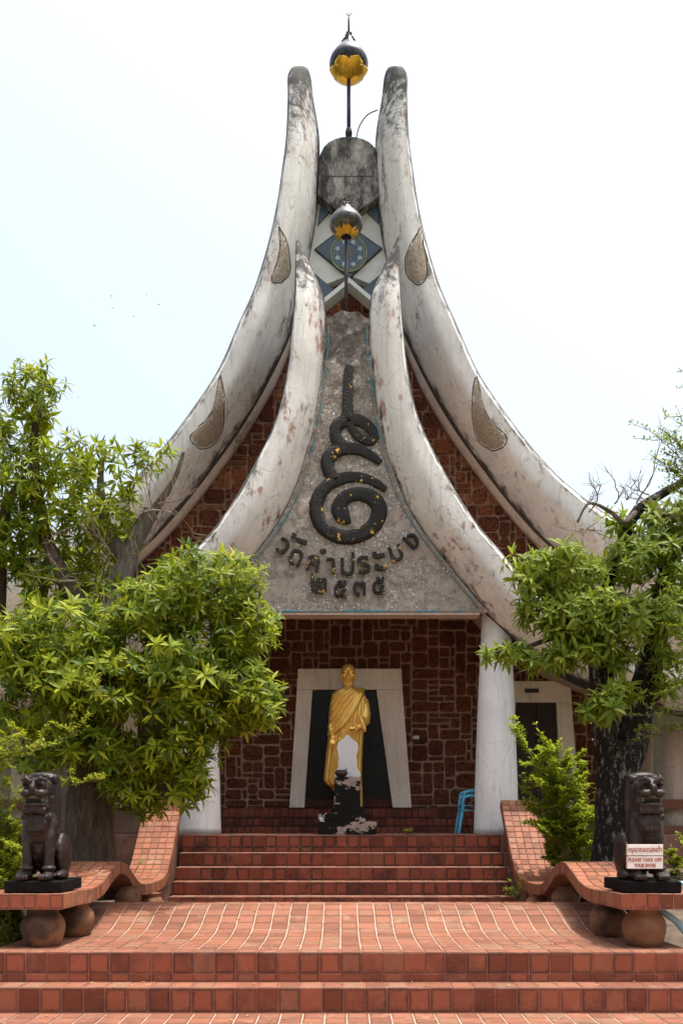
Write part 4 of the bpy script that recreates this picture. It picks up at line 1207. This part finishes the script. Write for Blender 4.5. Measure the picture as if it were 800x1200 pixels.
def crown(tree, clumps, key, L, W, m, nl=9, cap=300, seed=3):
    rr = random.Random(seed); spots = []
    cr = bpy.data.objects.new('crown', None); col.objects.link(cr); cr.location = tree.location; cr.parent = tree
    cr.matrix_parent_inverse = Matrix.Translation(-Vector(tree.location))
    for (px, py, rx_, ry_, D, rd, n_) in clumps:
        c = P(px, py, D); kx = D/F
        for _ in range(int(n_*(1.65 if py > 650 else 1.15))):
            while True:
                v = Vector((rr.gauss(0, 1), rr.gauss(0, 1), rr.gauss(0, 1)))
                if v.length > 1e-3: break
            v.normalize(); r_ = rr.uniform(.35, 1)**.55*(1+.12*rr.gauss(0, 1))
            p = c+Vector((v.x*rx_*kx*r_*.9, v.y*rd*r_, v.z*ry_*kx*r_*.86))
            axis = (Vector((v.x*.7, v.y*.9-.25, .75+.35*v.z))+Vector((rr.uniform(-.4, .4), rr.uniform(-.4, .4), rr.uniform(-.3, .3)))).normalized()
            spots.append((p, axis, rr.uniform(.55, 1.2)*(1.0 if v.y < .3 else 1.1)))
    spots.sort(key=lambda q: q[0].y); ms = ros_meshes(key, L, W, m, nl); stuff = MB()
    for i, (p, ax, s_) in enumerate(spots):
        M = Matrix.Translation(p) @ ax.to_track_quat('Z', 'Y').to_matrix().to_4x4() @ Matrix.Rotation(rr.uniform(0, 6.28), 4, 'Z') @ Matrix.Scale(s_, 4)
        if i < cap: link('leaf_rosette', rr.choice(ms), None, cr, M)
        else: rosette(stuff, M, nl-1, L*s_, W*s_, rr)
    tag(stuff.build('inner_foliage', m, cr, True, False), kind='stuff')
    return spots
def limb(mb, pts, n=16, seg=10, wob=.16):
    """pts: (px, py, D, half width px)"""
    q = cat(pts, n); mb.tube([P(a, b_, D) for a, b_, D, r_ in q], [r_*D/F for a, b_, D, r_ in q], seg, True, None, wob, R)
def twigs(mb, p, d, L, r_, depth, rr):
    pts = [p]; dd = d.normalized()
    for i in range(5):
        dd = (dd+Vector((rr.uniform(-.3, .3), rr.uniform(-.3, .3), rr.uniform(-.25, .3)))).normalized(); pts.append(pts[-1]+dd*L/5)
    mb.tube(pts, [r_*(1-.14*i) for i in range(6)], 5)
    if depth:
        for _ in range(3): 
            k_ = rr.randint(1, 4); twigs(mb, pts[k_], dd+Vector((rr.uniform(-1, 1), rr.uniform(-.8, .8), rr.uniform(-.5, .8))), L*.6, r_*.55, depth-1, rr)

# left tree: dense round crown
tl = P(105, 1010, 11.9); tl.z = .45
LT = thing('rosette_tree', tl, 'big dense rounded tree with glossy leaf rosettes and thick brown trunk', 'tree')
o = MB(); limb(o, [(103, 1052, 11.9, 38), (104, 1020, 11.9, 33), (105, 980, 11.9, 29), (107, 930, 11.9, 27), (108, 880, 11.95, 26), (112, 830, 12, 26), (120, 780, 12.1, 24), (130, 730, 12.2, 20)], 30, 18, .1)
tk = o.build('trunk', M_barkL, LT, smooth=True)
for pts in ([(128, 740, 12.2, 16), (140, 690, 12.3, 13), (152, 650, 12.4, 11), (164, 622, 12.4, 10), (174, 606, 12.4, 9.5), (177, 598, 12.4, 8)],
            [(125, 760, 12.2, 16), (90, 700, 12.3, 13), (60, 650, 12.4, 10), (45, 590, 12.4, 7), (40, 520, 12.4, 5), (48, 470, 12.4, 3)],
            [(150, 655, 12.4, 10), (130, 630, 12.4, 8), (121, 600, 12.4, 6), (118, 560, 12.4, 4), (122, 530, 12.4, 2)],
            [(130, 735, 12.2, 14), (180, 720, 11.8, 10), (230, 700, 11.6, 7), (280, 690, 11.5, 4)],
            [(118, 790, 12, 14), (180, 790, 11.6, 9), (250, 800, 11.4, 6), (300, 820, 11.3, 3)],
            [(110, 850, 12, 12), (60, 800, 11.7, 8), (10, 770, 11.5, 5), (-40, 750, 11.5, 4)],
            [(-8, 760, 12.6, 14), (-3, 700, 12.6, 11), (-1, 640, 12.6, 9), (10, 590, 12.6, 6), (30, 560, 12.6, 4)],
            [(180, 600, 12.4, 6), (205, 560, 12.4, 3), (215, 530, 12.4, 2)]):
    q = MB(); limb(q, pts, 18, 10); q.build('limb', M_barkG if pts[0][1] < 745 and pts[0][0] > 0 else M_barkL, LT, smooth=True)
rr = random.Random(5); q = MB()
for (px, py) in ((170, 640), (185, 610), (150, 660), (120, 690), (200, 650), (130, 650), (90, 680), (160, 690), (60, 660), (185, 590), (200, 600), (100, 650)):
    twigs(q, P(px, py, 11.9), Vector((rr.uniform(-.3, 1), -.6, rr.uniform(-.3, .7))), rr.uniform(.5, .9), .011, 2, rr)
tag(q.build('dead_twigs', M_twig, LT), kind='stuff')
crown(LT, [(42, 462, 42, 40, 12.2, .5, 60), (20, 555, 55, 52, 12.2, .6, 85), (85, 545, 45, 42, 12.2, .5, 45), (140, 545, 40, 40, 12.1, .4, 26), (183, 535, 25, 25, 12.1, .3, 9), (20, 640, 45, 45, 12.3, .5, 40),
           (110, 600, 45, 35, 12.2, .4, 26),
           (245, 690, 75, 48, 11.4, .8, 150), (180, 715, 62, 46, 11.2, .7, 95), (80, 742, 80, 48, 11.1, .7, 110), (10, 765, 55, 55, 11.2, .7, 80), (290, 740, 42, 42, 11.6, .7, 60), (285, 810, 50, 45, 11.5, .7, 75), (205, 800, 70, 65, 11.2, .9, 130), (110, 800, 80, 60, 11.0, .9, 130),
           (40, 840, 50, 40, 11.4, .7, 50), (205, 880, 55, 38, 11.3, .7, 75), (150, 895, 40, 35, 11.4, .6, 40), (225, 912, 24, 28, 11.4, .4, 20), (175, 945, 16, 30, 11.5, .3, 9), (310, 830, 26, 28, 11.5, .4, 22), (235, 770, 60, 50, 11.4, .8, 80), (60, 780, 70, 50, 11.0, .6, 70), (105, 872, 55, 26, 11.1, .5, 50), (45, 885, 42, 24, 11.3, .4, 26), (245, 850, 40, 34, 11.4, .5, 34), (150, 925, 40, 26, 11.4, .4, 26), (215, 930, 26, 22, 11.4, .3, 14), (100, 590, 60, 40, 12.4, .5, 40), (150, 600, 30, 30, 12.5, .3, 14), (40, 610, 60, 40, 12.5, .5, 50), (20, 500, 40, 40, 12.4, .5, 40), (25, 655, 50, 40, 12.7, .4, 46), (95, 655, 45, 32, 12.8, .4, 34), (60, 690, 50, 30, 12.3, .4, 34), (140, 640, 26, 26, 12.9, .3, 12), (130, 690, 40, 26, 12.4, .3, 22), (-60, 640, 60, 60, 12.3, .6, 60), (-60, 760, 60, 60, 11.6, .7, 60), (-40, 540, 45, 45, 12.4, .5, 40)],
      'L', .158, .040, M_leaf, 11, 300, 3)

# right tree: two dark stems
tr_ = P(722, 1005, 12.0); tr_.z = .45
RT = thing('forked_tree', tr_, 'tree with forked black lichen-spotted trunk and pale leaf rosettes', 'tree')
o = MB(); limb(o, [(722, 1060, 12, 42), (722, 1015, 12, 31), (723, 960, 12, 26), (724, 910, 12, 25), (725, 870, 12, 27)], 24, 18, .12)
o.build('trunk', M_barkR, RT, smooth=True)
for pts, m in (([(714, 890, 12, 17), (708, 840, 12, 15), (704, 790, 11.95, 14), (700, 745, 11.9, 12), (704, 710, 11.9, 10), (716, 670, 11.9, 8.5), (731, 630, 11.9, 7.5), (745, 600, 11.9, 6.5), (765, 585, 11.9, 5.5), (800, 565, 11.9, 4.5), (850, 545, 12, 3)], M_barkR),
               ([(735, 890, 12, 20), (746, 840, 12, 18), (758, 790, 12, 16), (768, 745, 12, 14), (776, 700, 12, 12), (786, 660, 12, 10), (805, 625, 12, 8), (850, 590, 12, 6)], M_barkR),
               ([(702, 770, 11.9, 7), (690, 740, 11.8, 6), (672, 715, 11.7, 4), (650, 690, 11.6, 3), (620, 680, 11.5, 2)], M_barkG),
               ([(745, 600, 11.9, 4), (730, 612, 11.6, 3), (715, 600, 11.5, 2.5), (690, 590, 11.4, 1.5), (676, 612, 11.4, 1.2)], M_barkG),
               ([(760, 588, 11.9, 5), (776, 602, 11.7, 4), (800, 605, 11.6, 3), (840, 600, 11.5, 3)], M_barkG),
               ([(700, 735, 11.9, 6), (655, 745, 11.6, 3.5), (610, 760, 11.4, 2.2), (570, 765, 11.3, 1.3)], M_barkG),
               ([(760, 820, 12, 7), (785, 805, 11.8, 5), (830, 790, 11.7, 4)], M_barkR)):
    q = MB(); limb(q, pts, 22, 10); q.build('limb', m, RT, smooth=True)
q = MB(); rr = random.Random(9)
for (px, py) in ((735, 585), (690, 600), (700, 610), (680, 620), (745, 590), (760, 580), (720, 590), (685, 590), (770, 600)):
    twigs(q, P(px, py, 11.6), Vector((rr.uniform(-1, .3), -.3, rr.uniform(-.7, .6))), rr.uniform(.4, .8), .012, 2, rr)
tag(q.build('dead_twigs', M_twig, RT), kind='stuff')
crown(RT, [(625, 672, 34, 28, 11.5, .4, 34), (668, 668, 42, 34, 11.4, .5, 52), (640, 715, 38, 28, 11.4, .4, 38), (690, 715, 50, 38, 11.3, .5, 62), (735, 660, 40, 34, 11.7, .5, 42), (775, 640, 40, 34, 11.9, .5, 48), (790, 690, 34, 34, 11.7, .4, 30), (745, 725, 38, 34, 11.4, .4, 36),
           (600, 765, 22, 13, 11.3, .25, 12), (640, 775, 34, 15, 11.3, .3, 24), (680, 765, 34, 20, 11.3, .3, 24), (568, 768, 12, 9, 11.3, .12, 4), (700, 832, 24, 20, 11.2, .3, 18), (725, 815, 24, 20, 11.2, .3, 14), (790, 760, 30, 30, 11.5, .4, 22), (745, 640, 30, 26, 11.8, .4, 24), (790, 615, 24, 20, 11.9, .3, 14), (660, 740, 40, 20, 11.3, .3, 20), (770, 605, 24, 18, 11.8, .3, 14), (800, 640, 30, 30, 11.8, .4, 22), (780, 800, 26, 14, 11.6, .3, 10), (720, 610, 16, 12, 11.8, .2, 6), (731, 772, 20, 22, 11.5, .25, 14), (705, 750, 24, 20, 11.4, .25, 12), (795, 600, 26, 20, 11.8, .3, 14), (780, 720, 26, 22, 11.4, .3, 14)],
      'R', .16, .043, M_leafR, 10, 300, 4)

# shrubs with fine leaves
def sprig(leaves, stems, base, top, bend, nl, L, rr, r0=.008):
    pts = []; d = top-base
    for i in range(9):
        t_ = i/8; pts.append(base+d*t_+bend*math.sin(math.pi*t_)*1.0)
    stems.tube(pts, [r0*(1-.09*i) for i in range(9)], 5)
    for i in range(nl):
        t_ = rr.uniform(.12, 1); k_ = min(7, int(t_*8)); p = pts[k_].lerp(pts[k_+1], t_*8-k_)
        sd = Vector((rr.uniform(-1, 1), rr.uniform(-1, 1), rr.uniform(-.2, .9)))
        leaf(leaves, p+sd*.01, sd, Vector((0, 0, 1)), L*rr.uniform(.7, 1.2), L*.5, rr.random(), .15, 2)
def shrub(name, label, base, sprigs, m, L, nl, seed, side=4, cat_='shrub', group=None):
    rr = random.Random(seed); S_ = thing(name, base, label, cat_, group); lv, stn = MB(), MB()
    for (b0, t0) in sprigs:
        bend = Vector((rr.uniform(-.08, .08), rr.uniform(-.08, .08), 0)); sprig(lv, stn, b0, t0, bend, nl, L, rr)
        for _ in range(side):
            f = rr.uniform(.25, .9); p = b0.lerp(t0, f)+bend*math.sin(math.pi*f); ln = (t0-b0).length*rr.uniform(.18, .34)*(1.15-f*.5)
            dd = Vector((rr.uniform(-1, 1), rr.uniform(-1, 1), rr.uniform(.1, 1))).normalized()
            sprig(lv, stn, p, p+dd*ln, Vector((0, 0, 0)), int(nl*.6), L, rr, .004)
    stn.build('stems', M_barkG, S_); tag(lv.build('foliage', m, S_, True, False), kind='stuff')
    return S_
rr = random.Random(21)
b0 = P(668, 1012, 13.4); b0.z = .85
shrub('garden_shrub', 'bright lime green shrub growing behind the tiled parapet before the door', b0,
      [(b0+Vector((rr.uniform(-.2, .2), rr.uniform(-.2, .2), 0)), P(x, y, 13.4+rr.uniform(-.35, .25))) for x, y in ((603, 838), (628, 848), (645, 868), (655, 865), (622, 880), (668, 895), (685, 905), (700, 925), (640, 900), (612, 905), (680, 940), (660, 920), (625, 935), (645, 950), (695, 960), (665, 960), (640, 975), (680, 985))], M_small, .075, 130, 22, 10)
b0 = P(8, 1105, 9.6); b0.z = .42
shrub('hedge_bush', 'yellow-green leafy bush beside the dark lion bare of notices', b0,
      [(b0+Vector((rr.uniform(-.5, .15), rr.uniform(-.3, .5), 0)), P(x, y, 10.2+rr.uniform(-.5, .4))) for x, y in ((2, 930), (15, 945), (25, 965), (5, 960), (-15, 940), (10, 985), (22, 1000), (0, 1000), (12, 1020), (-10, 990), (5, 1045), (14, 1060), (3, 1080), (-20, 1030), (18, 985), (-30, 960), (20, 1095), (8, 1100), (24, 1040), (30, 925), (12, 915), (38, 950), (-5, 905), (28, 1010))], M_yellow, .062, 120, 23, 9)
b0 = P(-60, 900, 10.0); b0.z = .42
shrub('hanging_bush', 'thin shrub with yellow leaves whose branches arch over the bare lion', b0,
      [(P(-45, 900, 10)+Vector((0, rr.uniform(-.2, .2), rr.uniform(-.2, .2))), P(x, y, 9.9+rr.uniform(-.3, .3))) for x, y in ((105, 852), (70, 872), (30, 860), (40, 885), (20, 900), (15, 915), (55, 868), (10, 870), (30, 930), (5, 935))]+[(P(60, 925, 10.2), P(122, 908, 10.0))]+[(b0, P(-45, 890, 10))], M_yellow, .05, 80, 24, 6)
b0 = P(798, 1040, 13.6); b0.z = .8
shrub('hedge_bush', 'sunlit low hedge behind the lion carrying the notice', b0,
      [(b0+Vector((rr.uniform(-.3, 1.2), rr.uniform(-.3, .4), 0)), P(x, y, 13.6+rr.uniform(-.3, .4))) for x, y in ((785, 990), (792, 985), (800, 990), (810, 985), (790, 1005), (780, 1010), (805, 1005), (820, 990), (840, 985), (795, 1020))], M_yellow, .06, 60, 25, 6)
# fine-leaved branches reaching in at the right
b0 = P(870, 1000, 10.9); b0.z = .45
SB = thing('small_leaf_tree', b0, 'fine-leaved tree whose thin branches reach in from beside the forked tree', 'tree')
q = MB(); limb(q, [(872, 1080, 10.9, 16), (868, 950, 10.9, 14), (862, 800, 10.9, 12), (850, 680, 10.9, 9), (838, 580, 10.9, 5), (826, 500, 10.9, 2.5), (818, 430, 10.9, .6)], 20, 10); q.build('trunk', M_barkG, SB, smooth=True)
lv, stn = MB(), MB(); rr = random.Random(31)
for (x0, y0, x1, y1) in ((830, 560, 793, 478), (832, 570, 770, 500), (835, 560, 785, 505), (838, 585, 790, 555), (835, 580, 752, 498), (838, 590, 760, 532), (840, 600, 778, 565), (840, 600, 785, 540), (845, 640, 790, 590), (862, 830, 700, 840), (860, 850, 745, 855), (860, 800, 770, 812), (860, 840, 738, 872), (826, 500, 806, 430), (820, 450, 850, 400), (835, 570, 900, 500), (845, 640, 920, 590), (850, 700, 930, 660), (826, 500, 870, 440), (860, 800, 930, 760), (838, 590, 880, 540), (850, 700, 785, 700), (855, 740, 780, 735), (845, 600, 690, 580), (855, 770, 790, 780)):
    a, b_ = P(x0, y0, 10.9), P(x1, y1, 10.9+rr.uniform(-.3, .3))
    if (x1, y1) == (690, 580): continue
    sprig(lv, stn, a, b_, Vector((0, 0, rr.uniform(-.06, .1))), 60, .05, rr, .009)
    for _ in range(9):
        f = rr.uniform(.2, .97); p = a.lerp(b_, f); sprig(lv, stn, p, p+Vector((rr.uniform(-.3, .1), rr.uniform(-.15, .15), rr.uniform(-.06, .22))), Vector(), 16, .05, rr, .004)
tag(stn.build('branches', M_barkG, SB), kind='stuff'); tag(lv.build('foliage', M_leafR, SB, True, False), kind='stuff')
# bush on the far roof line
b0 = P(705, 640, 19); b0.z = 6
# weeds in the stair joints
for i, (px, py, D, n_, h, lab) in enumerate(((183, 1056, 12.9, 9, .26, 'small green weed at the foot of the stair by the round tree'), (198, 1057, 13.4, 6, .16, 'tiny weed sprouting beside the lowest riser below the parapet'), (605, 1050, 13.3, 9, .30, 'green weed on the stair edge below the limey shrub'), (478, 975, 15.25, 3, .12, 'single seedling on the porch edge beside the stele'), (142, 1004, 12.6, 8, .5, 'leafy weed between the brown trunk and the tiled parapet'))):
    b0 = P(px, py, D); b0.z = {0: .35, 1: .35, 2: .56, 3: 1.51, 4: .75}[i]
    shrub('weed', lab, b0, [(b0, b0+Vector((rr.uniform(-h*.7, h*.7), rr.uniform(-.12, .05), h*rr.uniform(.5, 1.1)))) for _ in range(n_)], M_small, .05, 12, 40+i, 1, 'weed')
# blue-grey pipe by the right bench
q = cat([P(765, 1060, 9.1), P(778, 1070, 9.0), P(792, 1080, 8.95), P(806, 1096, 8.9), P(830, 1110, 8.9)], 20)
tag(MB().tube(q, .032, 10).build('water_pipe', M_hose, smooth=True), 'pale blue plastic pipe sloping past the clay pot', 'pipe')
tag(MB().tube([P(770, 1034, 9.4), P(830, 1036, 9.4)], .022, 8).build('water_pipe', M_hose, smooth=True), 'straight pale blue pipe behind the plinth of the notice lion', 'pipe')
# birds far off
bm = None; rr = random.Random(2)
for (px, py) in ((110, 352), (131, 347), (133, 361), (111, 382), (186, 357), (197, 371), (157, 371), (92, 466), (172, 345)):
    D = 60; p = P(px, py, D)
    if bm is None:
        mb = MB(); mb.ell((0, 0, 0), (.05, .12, .04), 8, 6)
        for s in (-1, 1): mb.loft([[Vector((s*.03, -.05, .02)), Vector((s*.03, .05, .02)), Vector((s*.03, .05, .0))], [Vector((s*.14, -.03, .07)), Vector((s*.14, .04, .07)), Vector((s*.14, .04, .06))], [Vector((s*.22, .0, .04)), Vector((s*.22, .03, .04)), Vector((s*.22, .03, .035))]])
        bm = mb.mesh('bird')
    o = link('bird', bm, simple('bird_feather', (.3, .3, .32), .8) if not bm.materials else None)
    o.location = p; o.rotation_euler = (rr.uniform(-.4, .4), rr.uniform(-.5, .5), rr.uniform(0, 6)); o.scale = (rr.uniform(.4, .65),)*3
    tag(o, 'tiny bird flying in the pale sky over the round tree', 'bird', 'birds in the sky')

fl2 = MB(); rr = random.Random(77)
for i in range(70):
    y = rr.choice((rr.uniform(8.5, 10.8), rr.uniform(8.5, 10.8), rr.uniform(7.6, 8.1), rr.uniform(8.2, 8.4))); x = rr.uniform(-3, 3)
    z = ramp_z(y) if y > YS1 else (Z1 if y > YS0 else 0)
    an = rr.uniform(0, 6.28); leaf(fl2, Vector((x, y, z+.008)), Vector((math.cos(an), math.sin(an), .12)), Vector((0, 0, 1)), rr.uniform(.03, .075), .02, rr.random(), .2, 2)
tag(fl2.build('fallen_leaves', simple('dry_leaf', (.30, .20, .09), .8, var=.5), None, False, False), 'scattered dry leaves lying on the terracotta paving', 'leaves', kind='stuff')
